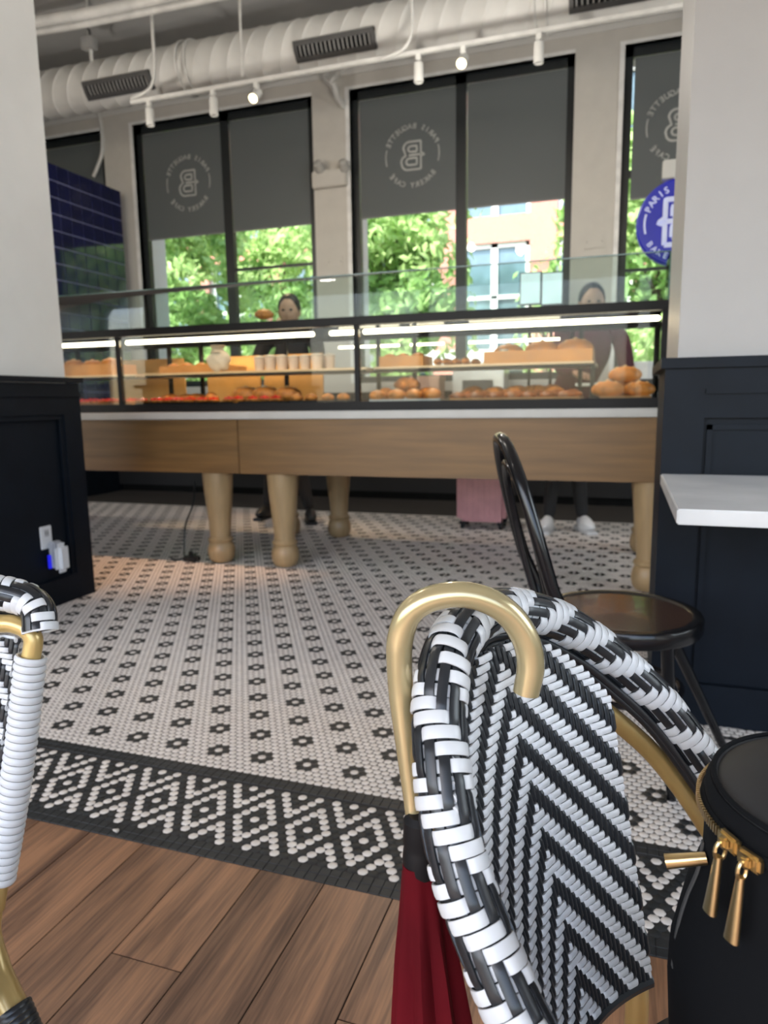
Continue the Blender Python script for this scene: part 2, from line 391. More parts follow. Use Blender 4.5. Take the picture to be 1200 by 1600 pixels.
shade_m = bpy.data.materials.new('roller_shade_fabric'); shade_m.use_nodes = True
n = shade_m.node_tree; n.nodes.clear()
dd = n.nodes.new('ShaderNodeBsdfDiffuse'); dd.inputs[0].default_value = (0.20, 0.222, 0.225, 1)
tl = n.nodes.new('ShaderNodeBsdfTranslucent'); tl.inputs[0].default_value = (0.16, 0.17, 0.17, 1)
wv = n.nodes.new('ShaderNodeTexNoise'); wv.inputs['Scale'].default_value = 300
gl = n.nodes.new('ShaderNodeBsdfGlossy'); gl.inputs['Roughness'].default_value = 0.25; gl.inputs[0].default_value = (.5, .5, .5, 1)
x1 = n.nodes.new('ShaderNodeMixShader'); x1.inputs[0].default_value = 0.35; x2 = n.nodes.new('ShaderNodeMixShader'); x2.inputs[0].default_value = 0.04
oo = n.nodes.new('ShaderNodeOutputMaterial')
n.links.new(dd.outputs[0], x1.inputs[1]); n.links.new(tl.outputs[0], x1.inputs[2]); n.links.new(x1.outputs[0], x2.inputs[1]); n.links.new(gl.outputs[0], x2.inputs[2]); n.links.new(x2.outputs[0], oo.inputs[0])
logo_m = mat('faded_logo_print', (0.44, 0.45, 0.43), 0.7)

# glyph meshes for lettering
GL = {}
def glyph(ch):
    if ch in GL: return GL[ch]
    cu = bpy.data.curves.new('glyph', 'FONT'); cu.body = ch; cu.size = 1.0; cu.extrude = 0.02; cu.resolution_u = 3; cu.offset = 0.012
    o = bpy.data.objects.new('glyph', cu); C.objects.link(o); dg = bpy.context.evaluated_depsgraph_get(); dg.update()
    me = o.evaluated_get(dg).to_mesh(); vs = [tuple(v.co) for v in me.vertices]; fs = [tuple(p.vertices) for p in me.polygons]
    o.evaluated_get(dg).to_mesh_clear(); bpy.data.objects.remove(o); bpy.data.curves.remove(cu)
    if vs: xa = min(v[0] for v in vs); xb = max(v[0] for v in vs)
    else: xa, xb = 0, 0.3
    GL[ch] = (vs, fs, xa, xb); return GL[ch]
def ring_text(m, txt, R, size, mid, flip, place, mi=0, span=None):
    # letters on a circle in the local (x right, z up) plane
    adv = span / max(1, len(txt) - 1); 
    for i, ch in enumerate(txt):
        if ch == ' ': continue
        vs, fs, xa, xb = glyph(ch); a = mid + (adv * (i - (len(txt) - 1) / 2)) * (-1 if not flip else 1)
        up = 1 if not flip else -1; out = []
        for v in vs:
            lx = (v[0] - (xa + xb) / 2) * size; ly = (v[1] - 0.36) * size
            r = R + ly * up
            ux, uz = math.cos(a), math.sin(a); tx, tz = (uz, -ux) if not flip else (-uz, ux)
            out.append(place(ux * r + tx * lx, uz * r + tz * lx, v[2] * 0.1))
        m.add(out, fs, mi)
def logo(m, S, place, mi=0, t=0.055):
    # double-line B with a small notch on its stem, local unit box scaled by S
    def arc(cx, cy, r, a0, a1, n=7): return [(cx + r * math.cos(a0 + (a1 - a0) * k / n), cy + r * math.sin(a0 + (a1 - a0) * k / n)) for k in range(n + 1)]
    H = PI / 2
    outer = [(-.34, -.5), (-.34, -.04), (-.48, .0), (-.34, .1), (-.34, .5)] + arc(.12, .27, .23, H, 0) + arc(.14, .12, .15, 0, -H * .5) + arc(.2, -.22, .24, H * .8, 0) + arc(.18, -.26, .24, 0, -H) + [(-.34, -.5)]
    up_ = [(-.18, .13), (-.18, .34)] + arc(.06, .24, .10, H, -H) + [(-.18, .13)]
    lo_ = [(-.18, -.33), (-.18, -.09)] + arc(.12, -.21, .12, H, -H) + [(-.18, -.33)]
    bar = [(-.34, .02), (-.02, .02), (.14, .02)]
    for path in (outer, up_, lo_, bar):
        P = np.array([(x * S, 0, z * S) for x, z in path]); P = resample(P, S * 0.03)
        vs = []; fs = []
        T = unit(np.gradient(P, axis=0))
        for p, q in zip(P, T):
            nx, nz = -q[2], q[0]
            for sgn in (-1, 1): vs.append(place(p[0] + nx * sgn * t * S / 2, p[2] + nz * sgn * t * S / 2, 0.0))
            for sgn in (-1, 1): vs.append(place(p[0] + nx * sgn * t * S / 2, p[2] + nz * sgn * t * S / 2, 0.002))
        for i in range(len(P) - 1):
            a = i * 4; b = a + 4; fs += [(a, a + 1, b + 1, b), (a + 2, b + 2, b + 3, a + 3), (a, b, b + 2, a + 2), (a + 1, a + 3, b + 3, b + 1)]
        m.add(vs, fs, mi)
def side_arcs(m, R, place, mi=0, w_=.012):
    for c in (0, PI):
        vs = []; fs = []; N_ = 12
        for k in range(N_ + 1):
            a = c - .28 + .56 * k / N_
            for r in (R - w_ / 2, R + w_ / 2): vs.append(place(r * math.cos(a), r * math.sin(a), 0.001))
        for k in range(N_): fs.append((k * 2, k * 2 + 1, k * 2 + 3, k * 2 + 2))
        m.add(vs, fs, mi)

ZS = 2.93
wn = 0
for bi, (xa, xb) in enumerate(bays):
    wn += 1; xm = xa + (xb - xa) * 0.515 if bi != 0 else xa + 1.1
    mb = MB(); f_ = .075
    mb.box(xa, xb, YG - .03, YG + .04, ZW1 - .085, ZW1); mb.box(xa, xb, YG - .03, YG + .04, ZW0, ZW0 + .07)
    mb.box(xa, xa + f_, YG - .03, YG + .04, ZW0, ZW1); mb.box(xb - f_, xb, YG - .03, YG + .04, ZW0, ZW1)
    mb.box(xm - .055, xm + .055, YG - .03, YG + .04, ZW0, ZW1)
    o = tag(mb.build('window_%d' % wn, black_frame, smooth=False), kind='structure')
    rl = MB()
    if bi in (1,): rl.box(xm + .055, xb - f_, YG - .01, YG + .02, 2.50, 2.53)
    if bi == 3: rl.box(xa + f_, xm, YG - .028, YG + .02, 3.05, 3.12); rl.box(xa + f_, xm, YG - .01, YG + .02, 2.2, 2.23)
    if rl.v: rl.build('window_rail', black_frame, o, smooth=False)
    for (pa, pb) in ((xa + f_, xm - .055), (xm + .055, xb - f_)):
        MB().box(pa, pb, YG + .004, YG + .010, ZW0 + .07, ZW1 - .085).build('window_pane', clear_glass, o, smooth=False)
    for pi_, (pa, pb) in enumerate(((xa + f_, xm - .055), (xm + .055, xb - f_))):
        if bi == 4: continue
        zb = {0: 2.2, 1: 2.93, 2: 2.93, 3: 2.86}[bi]
        side = 'left' if pi_ == 0 else 'right'
        where = {0: 'far left window beside the blue tiles', 1: 'window left of the emergency light', 2: 'window right of the emergency light', 3: 'window behind the round blue sign'}[bi]
        t = thing('roller_shade', ((pa + pb) / 2, YG - .035, ZW1 - .1), 'grey roller shade, %s pane, %s' % (side, where), 'window shade', 'grey roller shades on the shop windows')
        MB().box(pa + .015, pb + .004, YG - .036, YG - .0345, zb, ZW1 - .10).build('shade_cloth', shade_m, t, smooth=False)
        MB().box(pa + .015, pb + .004, YG - .040, YG - .031, zb - .012, zb + .006).build('hem_bar', mat('hem_grey', (.2, .21, .21), .5), t, smooth=False)
        MB().tube([(pa + .01, YG - .01, ZW1 - .105), (pb - .01, YG - .01, ZW1 - .105)], .018, 10).build('roller_tube', trim_paint, t)
        if pi_ == 0 and bi in (1, 2, 3):
            cx, cz, R = {1: (on_y(294, 286, YG - .04)[0], on_y(294, 286, YG - .04)[2], .285), 2: (on_y(644, 243, YG - .04)[0], on_y(644, 243, YG - .04)[2], .285), 3: (on_y(1062, 194, YG - .04)[0], on_y(1062, 194, YG - .04)[2], .285)}[bi]
            # the print faces the street, so it reads mirrored from inside
            pl = lambda x, z, d, cx=cx, cz=cz: (cx - x, YG - .0375 - d, cz + z)
            lm = MB(); logo(lm, .27, pl, t=.07); side_arcs(lm, R, pl)
            ring_text(lm, 'PARIS BAGUETTE', R, .072, PI / 2, False, pl, span=2.25); ring_text(lm, 'BAKERY CAFÉ', R, .072, -PI / 2, True, pl, span=1.75)
            lm.build('printed_logo', logo_m, t, smooth=False)

# left pillar (its visible face looks to +X)
mb = MB(); mb.box(-3.5, -2.72, 1.6, 2.97, 1.12, ZC)
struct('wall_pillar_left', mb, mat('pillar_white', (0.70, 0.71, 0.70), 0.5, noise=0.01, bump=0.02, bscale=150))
mb = MB(); mb.box(-3.5, -2.725, 1.55, 3.02, 0, 1.12); mb.box(-3.54, -2.685, 1.5, 3.06, 1.125, 1.15)
mb.box(-2.725, -2.70, 2.92, 3.04, 0, 1.12); mb.box(-2.725, -2.70, 1.55, 2.92, 0.965, 1.12); mb.box(-2.725, -2.70, 1.55, 2.92, 0, 0.135); mb.box(-2.725, -2.70, 1.55, 1.75, .135, .965)
mb.box(-2.72, -2.692, 1.55, 3.046, 1.05, 1.075, bev=.004)
mb.box(-2.72, -2.708, 2.895, 2.92, .135, .965); mb.box(-2.72, -2.708, 1.75, 2.895, .94, .965)
struct('trim_3', mb, navy)
# right pillar (its visible face looks to the tables)
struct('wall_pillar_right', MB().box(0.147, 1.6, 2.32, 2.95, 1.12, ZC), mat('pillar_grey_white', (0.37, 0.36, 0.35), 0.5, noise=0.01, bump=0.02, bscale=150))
mb = MB(); mb.box(0.125, 1.65, 2.30, 2.98, 0, 1.1); mb.box(0.10, 1.66, 2.265, 3.0, 1.095, 1.125)
mb.box(0.112, .225, 2.28, 2.30, 0, 1.1); mb.box(.225, 1.65, 2.28, 2.30, .95, 1.1); mb.box(.225, 1.65, 2.28, 2.30, 0, .13); mb.box(.225, 1.65, 2.272, 2.30, 1.02, 1.035)
mb.box(.235, .25, 2.29, 2.30, .15, .93); mb.box(.235, 1.6, 2.29, 2.30, .915, .93)
struct('trim_4', mb, navy)
# blue tiled partition
XP = -5.6
struct('trim_6', MB().box(-5.84, XP - .002, 4.7, 7.225, 0, .93), navy)
mb = MB(); mb.box(-5.84, XP - .008, 4.7, 7.22, .93, 3.43)
struct('wall_partition', mb, mat('pale_tile_grout', (0.28, 0.30, 0.48), 0.8))
mb = MB(); tw = .1635; y = 7.225
for i in range(15):
    z = 3.434
    for j in range(22):
        if z - tw < .93: break
        mb.box(XP - .01, XP, y - tw + .0045, y - .0045, z - tw + .0045, z - .0045, bev=.002); z -= tw
    y -= tw
struct('trim_5', mb, mat('cobalt_glazed_tile', (0.006, 0.008, 0.055), 0.12, coat=0.5, noise=0.15, nscale=5))

# ------------------------------------------------------------------ street outside
struct('floor', MB().box(-60, 40, 7.9, 60, -0.3, -0.1), mat('pavement', (0.36, 0.35, 0.33), 0.9, noise=.08))
brick = bpy.data.materials.new('red_brick'); brick.use_nodes = True; n = brick.node_tree; b = n.nodes['Principled BSDF']; b.inputs['Roughness'].default_value = .9
tc = n.nodes.new('ShaderNodeTexCoord'); mp = n.nodes.new('ShaderNodeMapping'); mp.inputs['Rotation'].default_value = (PI / 2, 0, 0); mp.inputs['Scale'].default_value = (3, 3, 3)
bt = n.nodes.new('ShaderNodeTexBrick'); bt.inputs['Color1'].default_value = (.42, .13, .09, 1); bt.inputs['Color2'].default_value = (.34, .10, .075, 1); bt.inputs['Mortar'].default_value = (.45, .38, .34, 1)
n.links.new(tc.outputs['Object'], mp.inputs[0]); n.links.new(mp.outputs[0], bt.inputs['Vector']); n.links.new(bt.outputs[0], b.inputs['Base Color'])
bld = thing('brick_building', (-3, 20, 0), 'red brick building with tall dark windows across the street', 'building')
mb = MB(); dark_pane = mat('street_window_glass', (.10, .15, .18), .1, metal=.3)
px = []; x = -34.0
while x < 24: px.append(x); x += 2.65
YB = 20.0
for x in px: mb.box(x - .35, x + .35, YB, YB + .5, -.1, 13)
mb.box(-34.5, 24.5, YB + .1, YB + .6, 3.1 + 2.1, 5.9); mb.box(-34.5, 24.5, YB + .1, YB + .6, 9.2, 13.2); mb.box(-34.5, 24.5, YB + .05, YB + .6, -.1, .8)
mb.box(-34.5, 24.5, YB + .6, YB + 8, -.1, 13)
mb.build('wall', brick, bld, smooth=False)
MB().box(-34.5, 24.5, YB - .08, YB + .2, 1.9, 2.35).build('stone_band', stone, bld, smooth=False)
for a, c in zip(px[:-1], px[1:]):
    for (z0, z1) in ((.8, 1.9), (2.35, 5.2), (5.9, 9.2)):
        if a > 8 or a < -30: continue
        wf = MB(); m_ = (a + c) / 2
        wf.box(a + .35, a + .47, YB + .2, YB + .3, z0, z1); wf.box(c - .47, c - .35, YB + .2, YB + .3, z0, z1); wf.box(m_ - .09, m_ + .09, YB + .2, YB + .3, z0, z1)
        wf.box(a + .35, c - .35, YB + .2, YB + .3, z1 - .12, z1); wf.box(a + .35, c - .35, YB + .2, YB + .3, (z0 + z1) / 2 - .05, (z0 + z1) / 2 + .05)
        w_ = wf.build('window', trim_paint, bld, smooth=False)
        MB().box(a + .4, c - .4, YB + .3, YB + .34, z0, z1).build('pane', dark_pane, w_, smooth=False)
leaf_m = bpy.data.materials.new('sunlit_leaves'); leaf_m.use_nodes = True; n = leaf_m.node_tree; n.nodes.clear()
ld = n.nodes.new('ShaderNodeBsdfDiffuse'); lt = n.nodes.new('ShaderNodeBsdfTranslucent'); lx = n.nodes.new('ShaderNodeMixShader'); lo = n.nodes.new('ShaderNodeOutputMaterial')
ln = n.nodes.new('ShaderNodeTexNoise'); ln.inputs['Scale'].default_value = 1.8; ltc = n.nodes.new('ShaderNodeTexCoord'); lr = n.nodes.new('ShaderNodeValToRGB')
lr.color_ramp.elements[0].color = (.24, .40, .12, 1); lr.color_ramp.elements[1].color = (.60, .76, .36, 1); lr.color_ramp.elements[0].position = .35; lr.color_ramp.elements[1].position = .65
n.links.new(ltc.outputs['Object'], ln.inputs['Vector']); n.links.new(ln.outputs['Fac'], lr.inputs[0]); n.links.new(lr.outputs[0], ld.inputs[0]); n.links.new(lr.outputs[0], lt.inputs[0]); lx.inputs[0].default_value = .45
n.links.new(ld.outputs[0], lx.inputs[1]); n.links.new(lt.outputs[0], lx.inputs[2]); n.links.new(lx.outputs[0], lo.inputs[0])
bark = mat('bark', (.10, .07, .05), .9)
def tree(x, y, z0, z1, r, seed, label, dens=9000):
    rnd = random.Random(seed); t = thing('street_tree', (x, y, -.1), label, 'tree', 'trees along the street outside')
    mb = MB(); mb.tube([(x, y, -.1), (x + .05, y, z0), (x - .05, y + .05, z1 - .6)], [.14, .10, .03], 9, smooth=4)
    for k in range(6):
        a = k * 1.05; zz = z0 + (z1 - z0) * .1 * k; mb.tube([(x, y, zz), (x + math.cos(a) * r * .5, y + math.sin(a) * r * .5, zz + .7)], [.05, .015], 6)
    mb.build('trunk', bark, t)
    V = []; F = []
    clumps = [(x + rnd.gauss(0, r * .42), y + rnd.gauss(0, r * .42), rnd.uniform(z0, z1), rnd.uniform(.35, .75)) for _ in range(60)]
    for _ in range(dens):
        c = rnd.choice(clumps); d = np.array([rnd.gauss(0, 1) for _ in range(3)]); d = unit(d) * c[3] * rnd.uniform(.5, 1)
        p = np.array(c[:3]) + d; u = unit(np.array([rnd.gauss(0, 1) for _ in range(3)])); v = unit(np.cross(u, [rnd.gauss(0, 1) for _ in range(3)])); s_ = rnd.uniform(.08, .15); w2 = np.cross(u, v)
        o = len(V); V += [tuple(p - u * s_), tuple(p + v * s_ * .5 + w2 * .02), tuple(p + u * s_), tuple(p - v * s_ * .5 + w2 * .02)]; F.append((o, o + 1, o + 2, o + 3))
    m = MB(); m.add(V, F); m.build('foliage', leaf_m, t, smooth=False)
tree(-9.3, 13.2, 1.0, 5.6, 1.7, 1, 'green tree outside, in the left pane left of the emergency light')
tree(-8.6, 17.4, .9, 6.6, 2.0, 2, 'green tree outside, in the right pane left of the emergency light')
tree(-4.2, 13.0, 1.0, 5.4, 1.25, 3, 'green tree outside the window right of the emergency light')
tree(0.5, 13.5, .8, 5.4, 1.6, 4, 'leafy green tree outside the window behind the round blue sign')
tree(-1.75, 16.8, .9, 3.9, .45, 5, 'small thin green tree in front of the brick building', 500)

# ------------------------------------------------------------------ duct and services
def build_duct():
    P0, P1 = -9.4, 3.0; yc, zc, r = 6.35, 4.15, .215
    t = thing('air_duct', (-3, yc, zc), 'large white spiral air duct running above the windows', 'duct')
    prof = []; mb = MB(); n = 40; xs_ = []; x = P0
    while x < P1: xs_ += [(x, 0), (x + .150, 0), (x + .158, .006), (x + .166, .006), (x + .174, 0)]; x += .18
    vs = []; fs = []
    for (x, e) in xs_:
        for k in range(n):
            a = 2 * PI * k / n; vs.append((x + .10 * math.sin(a), yc + (r + e) * math.cos(a), zc + (r + e) * math.sin(a)))
    for i in range(len(xs_) - 1):
        for k in range(n): k2 = (k + 1) % n; fs.append((i * n + k, i * n + k2, (i + 1) * n + k2, (i + 1) * n + k))
    mb.add(vs, fs); mb.build('duct_tube', duct_white, t)
    for xj in (on_y(268, 110, 6.0)[0], on_y(838, 40, 6.0)[0]):
        m = MB()
        for e in (-.045, .045): m.tube([(xj + e, yc + (r + .012) * math.cos(a), zc + (r + .012) * math.sin(a)) for a in np.linspace(0, 2 * PI, 41)], .013, 6)
        m.build('joint_ring', duct_white, t)
    for (xa, xb, ya_, yb_) in ((120, 226, 122, 140), (452, 580, 62, 66), (887, 1060, 0, 0)):
        A = on_y(xa, 130 if xa < 300 else (70 if xa < 600 else 5), 6.05)[0]; Bx = on_y(xb, 130 if xa < 300 else (60 if xa < 600 else -5), 6.05)[0]
        th0, th1 = math.radians(192), math.radians(232)
        q = MB(); fr = .035
        def pt(x, th, e): return (x, yc + (r + e) * math.cos(th), zc + (r + e) * math.sin(th))
        m0, m1 = th0, th1
        # frame and louvres bent onto the tube
        def strip(x0, x1, t0, t1, e0, e1, mb_):
            K = 6; vs = []; fs = []
            for i in range(K + 1):
                th = t0 + (t1 - t0) * i / K
                vs += [pt(x0, th, e0), pt(x1, th, e0), pt(x0, th, e1), pt(x1, th, e1)]
            for i in range(K):
                a = i * 4; c = a + 4; fs += [(a + 2, a + 3, c + 3, c + 2), (a, c, c + 2, a + 2), (a + 1, a + 3, c + 3, c + 1)]
            fs += [(0, 2, 3, 1), (K * 4, K * 4 + 1, K * 4 + 3, K * 4 + 2)]
            mb_.add(vs, fs)
        g = MB(); d = fr / r
        strip(A, Bx, th0, th0 + d, 0, .03, g); strip(A, Bx, th1 - d, th1, 0, .03, g); strip(A, A + fr, th0, th1, 0, .03, g); strip(Bx - fr, Bx, th0, th1, 0, .03, g)
        go = g.build('grille_frame', grey_metal, t, smooth=False)
        bk = MB(); strip(A + fr, Bx - fr, th0 + d, th1 - d, 0, .008, bk); bk.build('grille_backing', dark_slot, go, smooth=False)
        lv = MB(); nl = 17
        for k in range(nl):
            x = A + fr + (Bx - A - 2 * fr) * (k + .5) / nl; strip(x - .005, x + .005, th0 + d, th1 - d, .008, .018, lv)
        lv.build('louvres', mat('louvre_grey', (.30, .30, .29), .5), go, smooth=False)
build_duct()
def pipe(pts, r, label, name='conduit_pipe', cat='pipe', group='white conduits under the ceiling', sm=6):
    m = MB(); m.tube(pts, r, 10, smooth=sm); o = m.build(name, pipe_white, loc=tuple(pts[0])); return tag(o, label, cat, group)
YT = 5.85
pipe([on_y(40, 37, 5.6), on_y(160, 16, 5.6), on_y(330, -22, 5.6)], .045, 'thick white ceiling pipe crossing the upper left corner, the higher of two')
pipe([on_y(40, 52, 5.7), on_y(160, 31, 5.7), on_y(420, -22, 5.7)], .035, 'white ceiling pipe crossing the upper left corner, the lower of two')
pipe([on_y(235, -30, YT - .05), on_y(238, 40, YT - .05), on_y(241, 105, YT - .05), on_y(238, 130, YT - .05), on_y(228, 143, YT - .05), on_y(205, 154, YT - .02)], .014, 'white conduit dropping left of the duct joint and bending to the light track')
_q = on_y(374, -30, YT - .05); pipe([(_q[0], _q[1], ZC), on_y(374, -20, YT - .05), on_y(376, 60, YT - .05), on_y(379, 120, YT - .05)], .011, 'thin straight white rod hanging over the duct between its two vents')
pipe([on_y(642, -30, YT - .05), on_y(644, 30, YT - .05), on_y(641, 58, YT - .05), on_y(628, 78, YT - .05), on_y(598, 92, YT - .02)], .014, 'white conduit dropping right of the middle vent and bending left')
pipe([on_y(150, 168, 7.382), on_y(158, 195, 7.382), on_y(160, 235, 7.382), on_y(152, 262, 7.382), on_y(146, 276, 7.382)], .022, 'white conduit bending down the pilaster above the blue tiles')
pipe([on_y(508, 112, 7.25), on_y(510, 125, 7.22), on_y(522, 133, 7.2), on_y(526, 150, 7.25), (on_y(526, 150, 7.2)[0], YW, on_y(526, 150, 7.2)[2] - .03)], .03, 'bent white pipe stub below the duct on the middle pilaster, left one')
pipe([on_y(525, 108, 7.25), on_y(526, 118, 7.22), on_y(518, 128, 7.18), (on_y(512, 130, 7.18)[0], YW, on_y(512, 130, 7.18)[2] - .02)], .03, 'bent white pipe stub below the duct on the middle pilaster, right one')
t = thing('junction_box', on_y(140, 68, 6.0), 'small grey junction box hanging below the ceiling pipes', 'electrical box')
c = on_y(140, 68, 6.0); MB().box(c[0] - .07, c[0] + .06, c[1] - .04, c[1] + .04, c[2] - .055, c[2] + .055, bev=.006).build('box_body', mat('box_grey', (.30, .30, .29), .5), t)
MB().tube([on_y(128, 35, 6.0), on_y(138, 45, 6.0), on_y(141, 58, 6.0)], .014, 8, smooth=4).build('flexible_cable', grey_metal, t)
MB().tube([(c[0], c[1], ZC), (c[0], c[1], c[2] + .05)], .012, 8).build('ceiling_stem', pipe_white, t); MB().tube([on_y(142, 78, 6.0), on_y(143, 96, 6.0)], .016, 8).build('pipe_stub', pipe_white, t)
# light track with its heads
tr = MB(); a_ = on_y(205, 156, YT); b_ = on_y(1090, 12, YT)
zt = on_y(500, 112, YT)[2]
tr.box(a_[0], b_[0], YT - .018, YT + .018, zt - .0, zt + .03)
tag(tr.build('light_track', pipe_white, smooth=False, loc=(a_[0], YT, zt)), 'long white light track running in front of the duct', 'light track')
heads = [(233, 165, 0, 'first from the left, by the left vent'), (333, 150, 0, 'second from the left, unlit'), (401, 143, 1, 'glowing yellow above the left window'), (654, 97, 0, 'unlit above the left half of the middle window'), (724, 93, 1, 'glowing yellow above the mullion of the middle window'), (842, 68, 0, 'unlit above the right half of the middle window')]
for (x, y, lit, wh) in heads:
    c = on_y(x, y, YT); t = lthing('track_light', (c[0], YT, zt), 'white track spotlight, ' + wh, 'spotlight', 'spotlights on the track')
    MB().box(-.02, .02, -.02, .02, -.045, .0, bev=.004).build('track_adapter', pipe_white, t)
    if not lit:
        MB().lathe([(.006, -.045), (.008, -.06), (.036, -.065), (.038, -.10), (.038, -.20), (.034, -.205), (.030, -.195)], n=20).build('lamp_head', pipe_white, t)
    else:
        R = Matrix.Translation((0, 0, -.09)) @ Matrix.Rotation(math.radians(-50), 4, 'X')
        hd = MB().lathe([(.020, .05), (.034, .045), (.038, 0), (.040, -.09), (.036, -.092)], n=20, xf=R).build('lamp_head', pipe_white, t)
        MB().lathe([(.036, -.094), (.03, -.096), (.01, -.097)], n=20, xf=R).build('lamp_face', lamp_mat, hd)
        MB().tube([(0, 0, -.04), (0.01, .01, -.09)], .008, 8).build('bracket', pipe_white, t)
        tgt = np.array([-2.6, 4.2, 0.0]) if x < 500 else np.array([-0.9, 4.2, .9]); src = np.array([c[0], YT - .12, zt - .2]); d = Vector(tgt - src)
        light('track_spot_light', 'SPOT', tuple(src), (200 if x < 500 else 70), (1, .70, .40), d.to_track_quat('-Z', 'Y').to_euler(), spot_size=math.radians(50), spot_blend=.6, shadow_soft_size=.04)
# emergency light on the middle pilaster
c = on_y(518, 281, YW); t = thing('emergency_light', (c[0], YW, c[2]), 'beige emergency light with two small lamp heads on the middle pilaster', 'emergency light')
MB().box(c[0] - .20, c[0] + .19, YW - .07, YW, c[2] - .085, c[2] + .085, bev=.012).build('housing', beige_paint, t)
for (x, y) in ((498, 259), (537, 257)):
    q = on_y(x, y, YW - .09); R = Matrix.Translation(q) @ Matrix.Rotation(math.radians(60), 4, 'X')
    h_ = MB().lathe([(.02, .05), (.045, .04), (.055, -.02), (.058, -.05), (.05, -.052)], n=18, xf=R).build('lamp_head', mat('lamp_grey', (.45, .44, .41), .4), t)
    MB().lathe([(.05, -.053), (.02, -.058)], n=18, xf=R).build('lens', clear_glass, h_)
    MB().tube([q + [0, .03, -.02], (q[0], YW - .03, c[2] + .08)], .012, 8).build('swivel', beige_paint, t)
for (x, y, wh) in ((524, 409, 'middle pilaster'), (929, 378, 'pilaster left of the blue sign')):
    q = on_y(x, y, YW); t = thing('wall_plate', tuple(q), 'small beige blank plate on the ' + wh, 'wall plate')
    MB().box(q[0] - .09, q[0] + .09, YW - .012, YW, q[2] - .06, q[2] + .06, bev=.004).build('cover', beige_paint, t)
    for s_ in (-.07, .07): MB().ball((q[0] + s_, YW - .012, q[2]), .005, sub=1).build('screw', grey_metal, t)

# ------------------------------------------------------------------ round hanging sign
YS = 5.0; c = on_y(1063, 348, YS); RS = .262
t = thing('hanging_sign', tuple(c), 'round cobalt blue shop sign with white lettering hanging by the right pillar', 'sign')
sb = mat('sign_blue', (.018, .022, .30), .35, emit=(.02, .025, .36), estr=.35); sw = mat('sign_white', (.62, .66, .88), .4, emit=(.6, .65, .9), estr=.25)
R = Matrix.Translation(c) @ Matrix.Rotation(PI / 2, 4, 'X')
MB().lathe([(RS - .01, -.04), (RS, -.03), (RS, .03), (RS - .01, .04)], n=64, xf=R).build('sign_disc', sb, t)
pl = lambda x, z, d: (c[0] + x, YS - .042 - d, c[2] + z)
lm = MB(); logo(lm, .27, pl, t=.11); ring_text(lm, 'PARIS BAGUETTE', .212, .055, PI / 2, False, pl, span=2.3); ring_text(lm, 'BAKERY CAFÉ', .212, .05, -PI / 2, True, pl, span=1.9); side_arcs(lm, .212, pl)
lm.build('lettering', sw, t, smooth=False)
hq = on_y(1062, 265, YS)
MB().box(hq[0] - .10, hq[0] + .5, YS - .04, YS + .04, hq[2] - .055, hq[2] + .055, bev=.005).build('bracket_arm', trim_paint, t)
MB().box(c[0] + .47, c[0] + .55, YS - .04, YS + .04, hq[2] + .02, ZC).build('drop_pole', trim_paint, t)
MB().box(c[0] - .06, c[0] - .045, YS - .015, YS + .015, c[2] + RS - .02, hq[2] - .05).build('hanger', trim_paint, t); MB().box(c[0] + .05, c[0] + .065, YS - .015, YS + .015, c[2] + RS - .02, hq[2] - .05).build('hanger', trim_paint, t)

# ------------------------------------------------------------------ counter tables
YF = 3.76
def leg_prof(): return [(.05, 0), (.066, .006), (.080, .03), (.087, .065), (.084, .10), (.074, .128), (.070, .134), (.078, .142), (.080, .152), (.074, .162), (.066, .168), (.066, .20), (.072, .28), (.082, .38), (.091, .48), (.095, .56), (.095, .60)]
def counter_table(xa, xb, legs, label):
    t = thing('counter_table', ((xa + xb) / 2, 4.35, 0), label, 'table', 'wooden tables carrying the pastry case')
    MB().box(xa, xb, YF, YF + .03, .585, .912, bev=.003).build('apron_board', oak, t)
    m = MB(); m.box(xa, xa + .03, YF + .03, 5.0, .585, .912); m.box(xb - .03, xb, YF + .03, 5.0, .585, .912); m.box(xa + .03, xb - .03, 4.97, 5.0, .585, .912); m.box(xa + .03, xb - .03, YF + .03, 4.97, .88, .911)
    m.build('frame', oak, t, smooth=False)
    for (x, y) in legs: MB().lathe(leg_prof(), x, y, 0, n=32).build('leg', oak_leg, t)
counter_table(-5.0, -2.195, [(-2.42, 3.88), (-2.42, 4.86), (-4.8, 3.88), (-4.8, 4.86)], 'left wooden counter table with turned legs, under the pastry case beside the dark pillar')
counter_table(-2.19, .19, [(-1.965, 3.88), (-2.0, 4.86), (.155, 3.88), (.155, 4.86)], 'right wooden counter table with turned legs, under the pastry case by the black chair')
tag(MB().box(-5.02, .195, YF - .025, 5.03, .913, .957, bev=.004).build('stone_worktop', stone, loc=(-2.4, YF, .913)), 'long white stone worktop lying on the two wooden tables', 'worktop')

